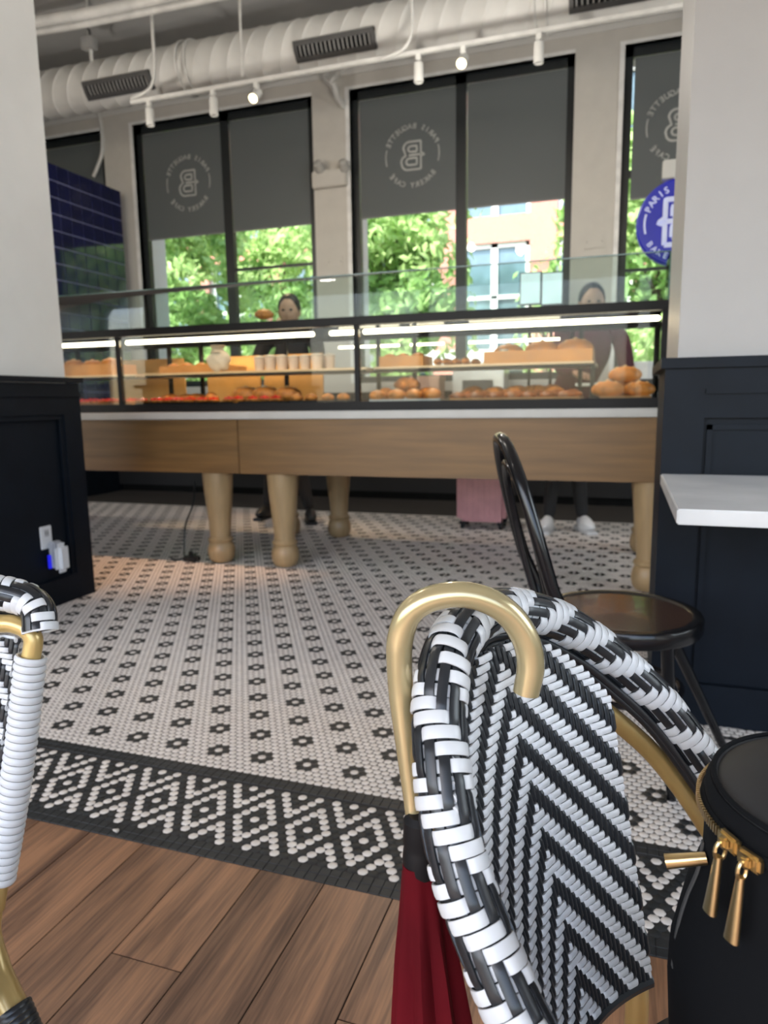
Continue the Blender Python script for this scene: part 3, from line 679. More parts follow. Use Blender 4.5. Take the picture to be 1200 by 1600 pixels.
# ------------------------------------------------------------------ pastry display case
def build_case():
    XA, XB, Y0, Y1 = -5.0, .19, 3.80, 4.78
    t = thing('pastry_display_case', (-2.4, Y0, .957), 'long glass pastry display case with black frame on the worktop', 'display case')
    m = MB(); m.box(XA, XB, Y0, Y0 + .04, .958, 1.008); m.box(XA, XB, Y0 + .04, Y1, .958, 1.000); m.build('base_frame', black_metal, t, smooth=False)
    MB().box(XA, XB, Y0 - .01, Y0 + .06, 1.430, 1.476, bev=.002).build('top_rail', black_metal, t)
    MB().box(XA, XB, Y1 - .05, Y1, 1.430, 1.476).build('rear_rail', black_metal, t)
    MB().box(XA, XB - .02, Y0 + .06, Y1 - .05, 1.445, 1.452).build('top_glass', clear_glass, t, smooth=False)
    for x in (-3.055, -1.437): 
        MB().box(x - .014, x + .014, Y0 + .002, Y0 + .034, 1.008, 1.43).build('post', black_metal, t, smooth=False)
    MB().box(XB - .028, XB, Y0, Y0 + .03, 1.0, 1.43).build('post', black_metal, t, smooth=False)
    MB().box(XB - .028, XB, Y1 - .03, Y1, 1.0, 1.43).build('post', black_metal, t, smooth=False)
    MB().box(XA, XA + .03, Y0, Y1, 1.0, 1.43).build('end_panel', black_metal, t, smooth=False)
    for (a, b) in ((XA + .03, -3.07), (-3.04, -1.452), (-1.422, XB - .03)):
        MB().box(a, b, Y0 + .012, Y0 + .018, 1.008, 1.43).build('front_glass', clear_glass, t, smooth=False)
    MB().box(XB - .012, XB - .006, Y0 + .03, Y1 - .03, 1.0, 1.43).build('side_glass', clear_glass, t, smooth=False)
    # upper guard glass, curved back at the top
    prof = [(Y0 + .02, 1.476), (Y0 + .02, 1.56), (Y0 + .022, 1.63), (Y0 + .027, 1.67), (Y0 + .035, 1.695), (Y0 + .045, 1.710)]
    vs = []; fs = []; K = len(prof)
    for x in (XA, XB):
        for i, (y, z) in enumerate(prof):
            vs.append((x, y, z))
        for i, (y, z) in enumerate(prof):
            vs.append((x, y + (.006 if i < 5 else .005), z - (0 if i < 4 else .002)))
    for i in range(K - 1):
        fs += [(i, i + 1, 2 * K + i + 1, 2 * K + i), (K + i, 3 * K + i, 3 * K + i + 1, K + i + 1)]
    MB().add(vs, fs).build('guard_glass', green_glass, t)
    MB().box(XA, XB, Y0 + .044, Y0 + .052, 1.708, 1.713).build('glass_edge', edge_glass, t, smooth=False)
    MB().box(XB - .006, XB, Y0 + .045, Y0 + .36, 1.476, 1.708).build('end_glass', green_glass, t, smooth=False)
    MB().box(XB - .006, XB + .001, Y0 + .016, Y0 + .025, 1.476, 1.700).build('glass_edge', edge_glass, t, smooth=False)
    # shelf with supports
    for (a, b) in ((XA + .05, -3.09), (-3.02, -1.46), (-1.41, -.16)):
        s_ = MB().box(a, b, Y0 + .22, Y1 - .22, 1.192, 1.208).build('shelf', mat('shelf_laminate', (.55, .42, .27), .4), t, smooth=False)
        q = MB(); q.box(a, b, Y0 + .212, Y0 + .222, 1.182, 1.194); q.build('shelf_rail', black_metal, s_, smooth=False)
        k = max(2, int((b - a) / .75) + 1)
        for i in range(k):
            x = a + .1 + (b - a - .2) * i / (k - 1)
            MB().box(x - .012, x + .012, Y1 - .25, Y1 - .225, 1.0, 1.43).build('shelf_support', black_metal, s_, smooth=False)
    MB().box(-.18, -.155, Y0 + .25, Y0 + .28, 1.0, 1.2).build('shelf_support', black_metal, t, smooth=False)
    # light strips
    for (a, b) in ((XA + .05, -3.075), (-3.03, -1.72), (-1.62, -1.46), (-1.415, XB - .035)):
        l = MB().box(a, b, Y0 + .05, Y0 + .075, 1.385, 1.410, bev=.006).build('light_strip', led_mat, t)
    for (a, b) in ((-1.9, -1.46), (-1.38, -1.15), (-.98, -.4)):
        MB().box(a, b, Y1 - .10, Y1 - .085, 1.372, 1.386).build('light_strip', led_mat, t, smooth=False)
    # sliding rear doors of warm wood on the left side
    warm = mat('warm_wood_back', (.48, .27, .09), .5, noise=.12, nscale=4)
    for i, (a, b) in enumerate(((-3.9, -3.2), (-3.0, -2.55), (-2.52, -2.05))):
        MB().box(a, b, Y1 - .045, Y1 - .03, 1.01, 1.35).build('rear_door', warm, t, smooth=False)
build_case()
for (a, b, e) in ((-4.9, -3.1, 2.2), (-3.0, -1.5, 2.6), (-1.4, .1, 2.8)):
    light('case_strip_light', 'AREA', ((a + b) / 2, 3.87, 1.38), e, (1, .66, .32), (math.radians(-18), 0, 0), shape='RECTANGLE', size=(b - a), size_y=.03)
light('rear_strip_light', 'AREA', (-2.6, 4.66, 1.36), 4, (1, .72, .38), (math.radians(0), 0, 0), shape='RECTANGLE', size=1.2, size_y=.03)

# ------------------------------------------------------------------ pastries
crust = mat('golden_crust', (.46, .17, .030), .45, noise=.25, nscale=25)
dark_crust = mat('dark_brown_crust', (.24, .075, .018), .4, noise=.3, nscale=25)
pale = mat('pale_sugar_bread', (.66, .42, .22), .6, noise=.12, nscale=30)
redb = mat('red_berry_glaze', (.62, .03, .02), .2, noise=.2, nscale=40)
cream = mat('cream', (.80, .68, .55), .5)
choc = mat('chocolate', (.06, .022, .012), .35)
tray_wood = mat('wooden_tray', (.44, .20, .05), .5, noise=.1)
paper = mat('white_paper', (.50, .46, .40), .7)
steel = mat('steel', (.5, .5, .5), .3, metal=.8)
def hidden_proto(fn):
    return fn
PROT = {}
def place(kind, x, y, z, rz, sc, label, group):
    cat = {'croissant': 'croissant', 'bun': 'bun', 'berry_tart': 'tart', 'danish_pastry': 'pastry', 'bread_loaf': 'bread', 'eclair': 'eclair', 'wrapped_loaf': 'bread', 'drink_cup': 'cup'}[kind]
    if kind in PROT: return dup(PROT[kind], (x, y, z), rz, label, (sc, sc, sc)) if not tag(PROT[kind]) is None and setg(group) else None
    t = lthing(kind, (x, y, z), label, cat, group, rz); t.scale = (sc, sc, sc); PROT[kind] = t
    if kind == 'croissant':
        A = np.linspace(-1.25, 1.25, 25); P = np.array([(.06 * math.sin(a), .045 * math.cos(a) - .02, .028) for a in A]); T, N, B = frames(P)
        rr = [.008 + .024 * math.cos(a * 1.15) ** 1.0 * (1 + .12 * ((i % 4) / 3 - .5)) if abs(a) < 1.3 else .006 for i, a in enumerate(A)]
        rr = [max(.006, r) for r in rr]; MB().sweep(P, N, B, rr, rr, 12, power=2).build('crust', crust, t)
        m = MB()
        for k in (4, 8, 12, 16, 20): 
            r = rr[k] * 1.03; m.tube([P[k] + N[k] * r * math.cos(a) + B[k] * r * math.sin(a) for a in np.linspace(0, 2 * PI, 13)], .0022, 5)
        m.build('ridges', dark_crust, t)
    if kind == 'bun':
        MB().ball((0, 0, .030), (.048, .048, .032), sub=3, fn=lambda p, q: Vector((p.x, p.y, p.z if p.z > 0 else p.z * .8))).build('crust', crust, t)
        MB().ball((0, 0, .046), (.028, .028, .018), sub=2).build('topping', pale, t)
    if kind == 'berry_tart':
        MB().lathe([(.030, 0), (.034, .003), (.043, .022), (.041, .025), (.036, .018)], n=20).build('tart_shell', crust, t)
        m = MB()
        for k in range(6): a = k * PI / 3; m.ball((.021 * math.cos(a), .021 * math.sin(a), .027), (.012, .012, .013), sub=1)
        m.ball((0, 0, .033), .013, sub=1); m.build('berries', redb, t)
    if kind == 'danish_pastry':
        m = MB(); m.tube([(.040 * (1 - k / 60) * math.cos(k * .32), .040 * (1 - k / 60) * math.sin(k * .32), .018 + k * .0003) for k in range(52)], .0145, 8); m.build('spiral_dough', dark_crust, t)
        MB().ball((0, 0, .030), (.018, .018, .010), sub=2).build('filling', cream, t)
    if kind == 'bread_loaf':
        MB().ball((0, 0, .038), (.075, .042, .040), sub=3, fn=lambda p, q: Vector((p.x, p.y, p.z * (1.0 if p.z > 0 else .9)))).build('crust', crust, t)
        m = MB()
        for k in (-1, 0, 1): m.tube([(k * .035 - .015, -.022, .069 - abs(k) * .008), (k * .035, 0, .079 - abs(k) * .008), (k * .035 + .015, .022, .069 - abs(k) * .008)], [.003, .007, .003], 6, smooth=3)
        m.build('scored_cuts', pale, t)
    if kind == 'eclair':
        MB().ball((0, 0, .020), (.065, .024, .020), sub=3).build('dough', crust, t)
        MB().ball((0, 0, .030), (.058, .019, .013), sub=2).build('icing', choc, t)
    if kind == 'wrapped_loaf':
        MB().ball((0, 0, .05), (.09, .055, .05), sub=3, fn=lambda p, q: p * (1 + .04 * math.sin(q.x * 9) * math.cos(q.y * 7))).build('wrapper', mat('clear_bag', (.45, .33, .20), .3, noise=.2), t)
        MB().lathe([(.004, 0), (.022, .02), (.028, .035)], .09, 0, .05, n=10, xf=None).build('twisted_end', mat('clear_bag', (.5, .4, .3), .3), t)
    if kind == 'drink_cup':
        MB().lathe([(.028, 0), (.030, .003), (.036, .075), (.034, .075), (.028, .01)], n=20).build('cup', mat('cup_clear', (.62, .50, .42), .3), t)
        MB().lathe([(.0355, .076), (.038, .078), (.036, .086), (.012, .092)], n=20).build('lid', paper, t)
    return t
_G = [None]
def setg(g): _G[0] = g; return True
rnd = random.Random(11)
allp = []
def put(kind, x, y, z, rz, sc, label, group):
    if kind in PROT: o = dup(PROT[kind], (x, y, z), rz, label, (sc, sc, sc)); o['group'] = group; allp.append(o); return o
    o = place(kind, x, y, z, rz, sc, label, group); allp.append(o); return o
ZD = 1.0
def row(kind, x0, x1, y, step, z, label, group, sc=1.0, jit=.008, rz=None, rows=1, dy=.09, stack=0):
    for r in range(rows):
        x = x0 + (step / 2 if r % 2 else 0)
        while x < x1:
            put(kind, x + rnd.uniform(-jit, jit), y + r * dy + rnd.uniform(-jit, jit), z, (rnd.uniform(0, 6.28) if rz is None else rz + rnd.uniform(-.2, .2)), sc * rnd.uniform(.94, 1.06), label, group); x += step
# trays on the deck
def trayo(x0, x1, y0, y1, z, m_, label, h=.018, name='serving_tray'):
    t = thing(name, ((x0 + x1) / 2, (y0 + y1) / 2, z), label, 'tray', 'trays inside the pastry case')
    MB().box(x0, x1, y0, y1, z, z + .006).build('base', m_, t, smooth=False)
    m = MB(); e = .008
    m.box(x0, x1, y0, y0 + e, z + .006, z + h); m.box(x0, x1, y1 - e, y1, z + .006, z + h); m.box(x0, x0 + e, y0 + e, y1 - e, z + .006, z + h); m.box(x1 - e, x1, y0 + e, y1 - e, z + .006, z + h)
    m.build('rim', m_, t, smooth=False)
decks = [(-3.75, -3.10, tray_wood, 'low wooden tray of red tarts in the leftmost bay of the case'), (-3.00, -2.42, black_metal, 'dark tray on the case deck right of the left post'), (-2.38, -1.95, black_metal, 'dark tray on the case deck in front of the wooden rear door'), (-1.90, -1.47, black_metal, 'dark tray on the case deck left of the middle post'), (-1.39, -.97, stone, 'pale tray of sugared breads right of the middle post'), (-.92, -.22, tray_wood, 'long wooden tray of dark pastries on the case deck under the loaves'), (-.12, .13, tray_wood, 'small wooden tray on the case deck at the right end')]
for (a, b, m_, lb) in decks: trayo(a, b, 3.87, 4.25, ZD, m_, lb)
zt_ = ZD + .007
row('berry_tart', -3.70, -3.12, 3.91, .085, zt_, 'small red berry tart on the wooden tray in the leftmost bay of the case', 'berry tarts in the leftmost bay', rows=3, dy=.1)
row('berry_tart', -2.96, -2.45, 3.91, .085, zt_, 'small red berry tart on the dark tray right of the left post', 'berry tarts right of the left post', rows=2, dy=.09)
row('croissant', -2.90, -2.44, 4.10, .12, zt_, 'golden croissant behind the berry tarts right of the left post', 'croissants behind the tarts', sc=1.15, rows=1)
row('berry_tart', -2.34, -1.97, 3.91, .085, zt_, 'small red berry tart on the dark tray in front of the warm wooden door', 'berry tarts before the wooden door')
row('bread_loaf', -2.32, -1.98, 4.10, .15, zt_, 'brown scored loaf behind the tarts in front of the warm wooden door', 'loaves before the wooden door', sc=1.25, rz=0)
row('bun', -1.87, -1.49, 3.92, .10, zt_, 'round golden bun left of the middle post of the case', 'buns left of the middle post', sc=.8)
row('bun', -1.35, -.99, 3.92, .11, zt_, 'pale topped bun on the white tray right of the middle post', 'buns right of the middle post', sc=1.05)
row('croissant', -1.32, -1.0, 4.06, .11, zt_, 'large croissant heaped on the white tray right of the middle post', 'croissants right of the middle post', sc=1.3)
row('croissant', -1.26, -1.06, 4.05, .10, zt_ + .058, 'croissant lying on top of the heap right of the middle post', 'croissants on top of the heap', sc=1.3)
row('danish_pastry', -.88, -.25, 3.93, .098, zt_, 'dark spiral pastry in the front row of the long wooden tray', 'spiral pastries in the front row')
row('danish_pastry', -.85, -.25, 4.03, .098, zt_, 'dark spiral pastry in the second row of the long wooden tray', 'spiral pastries in the second row', sc=1.1)
row('croissant', -.86, -.25, 4.15, .125, zt_, 'dark croissant in the back row of the long wooden tray', 'croissants in the back row', sc=1.3)
row('bread_loaf', -.09, .09, 3.95, .16, zt_, 'orange-brown loaf on the small tray at the right end of the case', 'loaves at the right end', sc=1.15, rz=0, rows=2, dy=.12)
put('bread_loaf', .0, 4.0, zt_ + .075, 0, 1.15, 'loaf lying across the others at the right end of the case', 'loaves at the right end, upper')
# shelf goods
zs = 1.209
trayo(-4.0, -3.3, 4.06, 4.30, zs, tray_wood, 'deep wooden crate of bread on the leftmost shelf', .075, 'bread_crate')
row('bread_loaf', -3.9, -3.35, 4.18, .16, zs + .03, 'loaf in the wooden crate on the leftmost shelf', 'loaves in the leftmost crate', rz=0, sc=1.1)
trayo(-2.98, -2.5, 4.12, 4.45, zs, tray_wood, 'low wooden crate on the shelf right of the left post', .05, 'bread_crate')
row('bun', -2.92, -2.55, 4.2, .11, zs + .008, 'golden bun in the crate on the shelf right of the left post', 'buns in the shelf crate', rows=2, dy=.11)
row('drink_cup', -2.20, -1.72, 4.08, .080, zs, 'small clear dessert cup with a pale lid on the shelf before the man', 'dessert cups on the shelf', jit=.002, rz=0, rows=2, dy=.09)
# paper bag beside the cups
c = on_y(341, 560, 4.14); t = thing('paper_bag', (c[0], 4.14, zs), 'crumpled pale paper bag standing on the shelf left of the dessert cups', 'paper bag')
MB().ball((c[0], 4.14, zs + .07), (.085, .05, .072), sub=3, fn=lambda p, q: p * (1 + .08 * math.sin(q.x * 7 + q.z * 5))).build('bag_body', paper, t)
MB().lathe([(.05, 0), (.036, .02), (.05, .045)], c[0], 4.14, zs + .128, n=12).build('folded_top', paper, t)
trayo(-1.39, -1.12, 4.06, 4.28, zs, tray_wood, 'wooden crate of golden rolls on the shelf right of the middle post', .06, 'bread_crate')
row('bun', -1.34, -1.14, 4.12, .085, zs + .03, 'golden roll in the wooden crate right of the middle post', 'rolls in the crate', sc=.85, rows=2, dy=.09)
row('eclair', -1.04, -.82, 4.1, .055, zs, 'dark iced eclair lying on the shelf between two crates', 'eclairs on the shelf', rz=PI / 2, jit=.002, rows=2, dy=.15)
trayo(-.76, -.17, 4.04, 4.32, zs, tray_wood, 'large wooden crate of big golden loaves on the right shelf', .065, 'bread_crate')
for (x, s_) in ((-.64, 1.15), (-.45, 1.3), (-.27, 1.35)): put('bread_loaf', x, 4.17, zs + .022, .1, s_, 'big golden loaf rising out of the large crate in front of the woman', 'big loaves in the large crate')
c = on_y(787, 557, 4.1); t = thing('milk_jug', (c[0], 4.1, zs), 'small white jug on the shelf left of the large crate', 'jug')
MB().lathe([(.02, 0), (.03, .01), (.032, .04), (.022, .065), (.026, .08), (.022, .078)], c[0], 4.1, zs, n=18).build('jug_body', paper, t)
MB().tube([(c[0] + .026, 4.1, zs + .065), (c[0] + .052, 4.1, zs + .05), (c[0] + .03, 4.1, zs + .02)], .005, 6, smooth=5).build('handle', paper, t)
# goods standing on the glass top behind the guard glass
x = -2.0; k = 0
while x < -.55:
    put('wrapped_loaf', x, 4.45 + rnd.uniform(-.03, .03), 1.453, rnd.uniform(-.3, .3), rnd.uniform(.6, .85), 'bagged brown loaf standing on top of the case behind the guard glass', 'bagged loaves on top of the case'); x += rnd.uniform(.12, .19)

# ------------------------------------------------------------------ back counter with goods
t = thing('back_counter', (-2, 7.05, 0), 'long black service counter along the windows behind the case', 'counter')
MB().box(-8.5, 4.0, 6.85, YW - .03, .08, .90).build('body', mat('black_cabinet', (.008, .008, .009), .6), t, smooth=False)
MB().box(-8.5, 4.0, 6.82, YW - .03, .90, .94, bev=.003).build('counter_top', stone, t)
MB().box(-8.5, 4.0, 6.90, YW - .03, .0, .08).build('toe_kick', dark_slot, t, smooth=False)
def box_thing(name, x, w_, d, h, z, m_, label, cat, y=7.05):
    t = thing(name, (x, y, z), label, cat)
    MB().box(x - w_ / 2, x + w_ / 2, y - d / 2, y + d / 2, z, z + h, bev=.01).build('body', m_, t)
    MB().box(x - w_ / 2 - .006, x + w_ / 2 + .006, y - d / 2 - .006, y + d / 2 + .006, z + h - .04, z + h + .004, bev=.003).build('lid', m_, t)
    MB().box(x - w_ * .3, x + w_ * .3, y - d / 2 - .006, y - d / 2, z + h * .3, z + h * .6).build('front_panel', grey_metal, t, smooth=False)
box_thing('coffee_machine', -1.35, .5, .35, .42, .94, steel, 'silver machine on the back counter behind the middle of the case', 'machine')
box_thing('storage_bin', -2.2, .3, .3, .25, .94, paper, 'white bin on the back counter behind the man', 'bin')
box_thing('cake_box', -.75, .28, .28, .18, .94, mat('red_box', (.45, .12, .07), .6), 'reddish box on the back counter left of the woman', 'box')
box_thing('cake_box', -1.9, .3, .26, .3, .94, mat('peach_box', (.65, .40, .28), .6), 'peach coloured box on the back counter right of the man', 'box')
box_thing('milk_fridge', .15, .42, .34, .38, .94, white_plastic, 'white slatted appliance on the back counter right of the woman', 'appliance')
# two bright monitors seen through the guard glass
for (x, wh) in ((829, 'left'), (863, 'right')):
    c = on_y(x, 448, 6.9); t = thing('menu_screen', (c[0], 6.9, .94), 'bright pale menu screen behind the case, the %s one of two' % wh, 'screen')
    MB().box(c[0] - .10, c[0] + .10, 6.885, 6.915, c[2] - .17, c[2] + .13, bev=.004).build('bezel', black_metal, t)
    MB().box(c[0] - .09, c[0] + .09, 6.882, 6.886, c[2] - .155, c[2] + .12).build('screen_face', mat('pale_screen', (.7, .85, .9), .4, emit=(.62, .85, .95), estr=.45), t, smooth=False)
    MB().tube([(c[0], 6.9, .94), (c[0], 6.9, c[2] - .16)], .015, 8).build('stand', black_metal, t)

# ------------------------------------------------------------------ people
def skinmesh(name, pts, edges, rad, m_, parent, root=0, sub=2):
    me = bpy.data.meshes.new(name); pl_ = Vector(PLOC[parent.name])
    me.from_pydata([tuple(Vector(p) - pl_) for p in pts], edges, []); me.materials.append(m_)
    o = bpy.data.objects.new(name, me); C.objects.link(o); o.parent = parent; PLOC[o.name] = PLOC[parent.name]
    s_ = o.modifiers.new('skin', 'SKIN'); s_.use_smooth_shade = True
    for i, v in enumerate(me.skin_vertices[0].data):
        r = rad[i]; v.radius = r if hasattr(r, '__len__') else (r, r); v.use_root = (i == root)
    u = o.modifiers.new('sub', 'SUBSURF'); u.levels = sub; u.render_levels = sub
    return o
def person(name_loc, label, H, face_dir, lean, shirt, feet, hands, hairfn, shoe_m, apron=None, head_xy=None, headtop=None):
    X, Y = name_loc; t = thing('person', (X, Y, 0), label, 'person')
    f = np.array([math.cos(face_dir), math.sin(face_dir), 0]); s = np.array([-f[1], f[0], 0]); up = np.array([0, 0, 1.0])
    P = np.array([X, Y, 0.0]); k = H / 1.75
    hip = P + up * .95 * k; chest = hip + up * .36 * k + f * .10 * lean; neck = hip + up * .53 * k + f * .20 * lean
    head = neck + up * .14 * k + f * (.03 + .05 * lean)
    if head_xy is not None:
        head = np.array(head_xy, float); neck = head - up * .15 * k - f * .03; chest = neck - up * .18 * k - f * .05
    R = lambda v, a: v
    sh = [neck - up * .05 * k + s * .19 * k * q for q in (1, -1)]
    # trousers, one continuous mesh
    feetp = [np.array([fx, fy, .09]) for fx, fy in feet]
    knees = [(hip + fp) / 2 + s * .02 * q + f * .04 for fp, q in zip(feetp, (1, -1))]
    hp = [hip + s * .10 * q - up * .05 for q in (1, -1)]
    pts = [hip, hp[0], knees[0], feetp[0], hp[1], knees[1], feetp[1]]
    skinmesh('trousers', pts, [(0, 1), (1, 2), (2, 3), (0, 4), (4, 5), (5, 6)], [(.15, .11), .095, .065, .05, .095, .065, .05], blackshirt, t)
    # top with sleeves
    el = []; 
    for q, hnd, sp in zip((1, -1), hands, sh):
        mid = (sp + np.array(hnd)) / 2; el.append(mid - up * .10 + s * .06 * q - f * .04)
    wr = [np.array(hnd) + (e - np.array(hnd)) * .18 for hnd, e in zip(hands, el)]
    pts = [hip + up * .0, (hip + chest) / 2, chest, neck - up * .03, sh[0], el[0], wr[0], sh[1], el[1], wr[1]]
    skinmesh('top', pts, [(0, 1), (1, 2), (2, 3), (3, 4), (4, 5), (5, 6), (3, 7), (7, 8), (8, 9)], [(.16, .12), (.155, .12), (.165, .125), (.085, .075), .072, .052, .040, .072, .052, .040], shirt, t)
    if apron is not None:
        m = MB(); m.ball(tuple(hip + f * .02 + up * .08), (.155, .155, .40), sub=3); m.build('apron', apron, t)
    # head, neck and face as one continuous mesh
    hm = MB(); a = math.atan2(f[1], f[0]); Rz = Matrix.Translation(Vector(head)) @ Matrix.Rotation(a, 4, 'Z') @ Matrix.Rotation(.18, 4, 'Y')
    def fn(p, q):
        x, y, z = p
        if q.z < 0: y *= 1 - .28 * q.z * q.z; x *= (1 - .10 * q.z * q.z)
        if q.x > .8 and abs(q.y) < .22 and -.35 < q.z < .15: x += .020 * (1 - abs(q.y) / .22) * (1 - abs(q.z + .12) / .3)      # nose
        if q.x > .6 and .15 < abs(q.y) < .55 and .0 < q.z < .28: x -= .007      # eye sockets
        if q.x > .6 and abs(q.y) < .35 and -.62 < q.z < -.42: x += .005
        return Vector((x, y, z))
    bm_ = MB(); bm_.ball((0, 0, 0), (.098, .078, .120), sub=4, fn=fn, xf=Rz)
    bm_.tube([head - up * .05 - f * .01, (head + neck) / 2 - up * .05, neck - up * .06], [.055, .052, .06], 14)
    hd = bm_.build('head', skin, t)
    e = MB()
    for q in (-1, 1): e.ball((-.005, .078 * q, -.005), (.018, .010, .030), sub=2, xf=Rz)
    e.build('ear', skin, hd)
    e = MB()
    for q in (-1, 1): e.ball((.085, .030 * q, .018), (.010, .013, .008), sub=2, xf=Rz)
    e.build('eye', mat('eye_dark', (.02, .015, .012), .2), hd)
    e = MB(); e.ball((.092, 0, -.062), (.010, .024, .007), sub=2, xf=Rz); e.build('mouth', mat('lips', (.35, .13, .11), .5), hd)
    hairfn(hd, Rz)
    # hands: palm, four fingers and thumb grown from one skeleton
    for q, hnd, e_ in zip((1, -1), hands, el):
        h = np.array(hnd, float); d = unit(h - e_); sd = unit(np.cross(d, up)) * q; dn = np.cross(sd, d) * q; dn = dn if dn[2] < 0 else -dn
        pts = [h - d * .05, h, h + d * .035]; ed = [(0, 1), (1, 2)]; rd = [(.026, .02), (.033, .017), (.036, .014)]
        for k_, (off, ln_) in enumerate(((-.030, .060), (-.010, .070), (.010, .066), (.029, .050))):
            b0 = len(pts); base = h + d * .050 + sd * off; pts += [base, base + d * ln_ * .5 + dn * .010, base + d * ln_ * .85 + dn * .032]; ed += [(2, b0), (b0, b0 + 1), (b0 + 1, b0 + 2)]; rd += [.0095, .0085, .007]
        b0 = len(pts); tb = h - d * .0 - sd * .034; pts += [tb, tb + d * .030 - sd * .012 + dn * .012, tb + d * .052 + dn * .022]; ed += [(1, b0), (b0, b0 + 1), (b0 + 1, b0 + 2)]; rd += [.011, .010, .008]
        skinmesh('hand', pts, ed, rd, skin, t, root=1, sub=1)
    # shoes
    for (fx, fy), q in zip(feet, (1, -1)):
        m = MB(); a2 = a + .25 * q; Rs = Matrix.Translation((fx, fy, 0)) @ Matrix.Rotation(a2, 4, 'Z')
        def sf(p, w_):
            z = p.z
            if w_.x > 0: z *= (1 - .45 * w_.x)
            return Vector((p.x, p.y * (1 + .12 * w_.x), max(-.045, z)))
        m.ball((.06, 0, .055), (.15, .048, .07), sub=3, fn=sf, xf=Rs); sh_ = m.build('shoe', shoe_m, t)
        m = MB(); m.box(-.085, .21, -.05, .05, 0, .022, bev=.01, xf=Rs); m.build('sole', mat('sole_' + shoe_m.name, tuple(.9 * c for c in ((.7, .7, .7) if shoe_m == sneaker else (.02, .02, .02))), .6), sh_)
        m = MB()
        for i in range(4): m.box(.05 + .022 * i, .056 + .022 * i, -.025, .025, .098 - i * .009, .106 - i * .009, xf=Rs)
        m.build('laces', shoe_m, sh_, smooth=False)
    return t
def short_hair(hd, Rz):
    m = MB(); m.ball((-.018, 0, .030), (.100, .088, .108), sub=3, fn=lambda p, q: Vector((min(p.x, .066 + .02 * max(0, q.z)), p.y, max(p.z, -.055))), xf=Rz); m.build('short_hair', hair, hd)
def bun_hair(hd, Rz):
    m = MB(); m.ball((-.022, 0, .026), (.104, .090, .112), sub=3, fn=lambda p, q: Vector((min(p.x, .060 + .03 * max(0, q.z)), p.y * (1 - .12 * max(0, q.x)), max(p.z, -.07))), xf=Rz); m.ball((-.12, 0, .03), (.045, .05, .045), sub=2, xf=Rz); m.build('tied_hair', hair, hd)
mh = on_y(452, 487, 5.05); wh_ = on_y(925, 474, 5.10)
person((-2.72, 5.42), 'man with short black hair and dark shirt behind the pastry case', 1.78, math.radians(-75), .8, blackshirt, [(-2.50, 5.42), (-2.95, 5.52)],
       [(mh[0] + .20, 4.88, 1.20), (mh[0] - .25, 4.90, 1.22)], short_hair, leather, None, mh)
person((-.42, 5.50), 'woman with dark tied hair in a maroon jumper serving behind the pastry case', 1.76, math.radians(-80), .8, maroon, [(-.27, 5.56), (-.52, 5.50)],
       [(-.02, 4.90, 1.10), (on_y(905, 572, 4.9)[0], 4.88, 1.17)], bun_hair, sneaker, None, wh_)
# tray held by the woman
c = on_y(955, 588, 4.86); t = thing('baking_tray', (c[0], 4.9, 1.10), 'thin steel baking tray held level in the hands of the woman', 'tray')
MB().box(c[0] - .22, c[0] + .20, 4.82, 5.0, 1.085, 1.093, bev=.002).build('sheet', steel, t); MB().box(c[0] - .22, c[0] + .20, 4.815, 4.825, 1.088, 1.105).build('lip', steel, t)
# third hand side: loaf carried by the man
put('bread_loaf', *on_y(413, 500, 4.95), .3, 1.0, 'brown loaf held up beside the face of the man', 'loaf by the man')

# suitcase
sx, sy = -1.03, 5.52; t = thing('suitcase', (sx, sy, 0), 'pink ribbed hard-shell suitcase standing behind the counter table', 'suitcase')
m = MB(); m.box(sx - .19, sx + .19, sy - .13, sy + .13, .055, .60, bev=.035)
for k in range(8): x = sx - .155 + k * .044; m.box(x - .012, x + .012, sy - .136, sy - .12, .08, .575, bev=.005)
for k in range(5): y = sy - .09 + k * .045; m.box(sx - .196, sx - .18, y - .011, y + .011, .08, .575, bev=.004)
m.build('shell', pink, t)
MB().box(sx - .192, sx + .192, sy - .008, sy + .008, .058, .602).build('zip_seam', black_metal, t)
for dx in (-.15, .15):
    for dy in (-.09, .09):
        m = MB(); Rw = Matrix.Translation((sx + dx, sy + dy, .027)) @ Matrix.Rotation(PI / 2, 4, 'Y'); m.lathe([(.012, -.014), (.027, -.012), (.027, .012), (.012, .014)], n=18, xf=Rw); m.box(sx + dx - .022, sx + dx + .022, sy + dy - .02, sy + dy + .02, .035, .058); m.build('wheel', black_metal, t)
m = MB(); m.tube([(sx - .09, sy, .60), (sx - .09, sy, .82), (sx - .07, sy, .84), (sx + .07, sy, .84), (sx + .09, sy, .82), (sx + .09, sy, .60)], .009, 8); m.build('pull_handle', steel, t)

# power cord with plug
c = on_z(292, 876, .0); m = MB(); pts = [on_y(304, 752, 4.05), on_y(302, 785, 3.98), on_y(290, 820, 3.90), on_y(288, 850, 3.86), on_y(288, 868, 3.83), (c[0], c[1], .02)]
t = thing('power_cord', (c[0], c[1], 0), 'thin black power cord hanging to the floor left of the turned legs', 'cord')
m.tube(pts, .0055, 8, smooth=6); m.build('cable', leather, t)
m = MB(); m.box(c[0] - .015, c[0] + .09, c[1] - .03, c[1] + .03, .0, .035, bev=.008); m.box(c[0] + .02, c[0] + .045, c[1] - .012, c[1] + .012, .03, .065, bev=.004); m.build('plug_head', leather, t)
m = MB(); m.tube([(c[0] + .03, c[1], .03), (c[0] + .08, c[1] - .02, .05), (c[0] + .12, c[1] - .05, .012)], .005, 6, smooth=4); m.tube([(c[0], c[1], .02), (c[0] - .06, c[1] - .01, .006), (c[0] - .12, c[1] + .0, .006)], .005, 6, smooth=4); m.build('loose_end', leather, t)

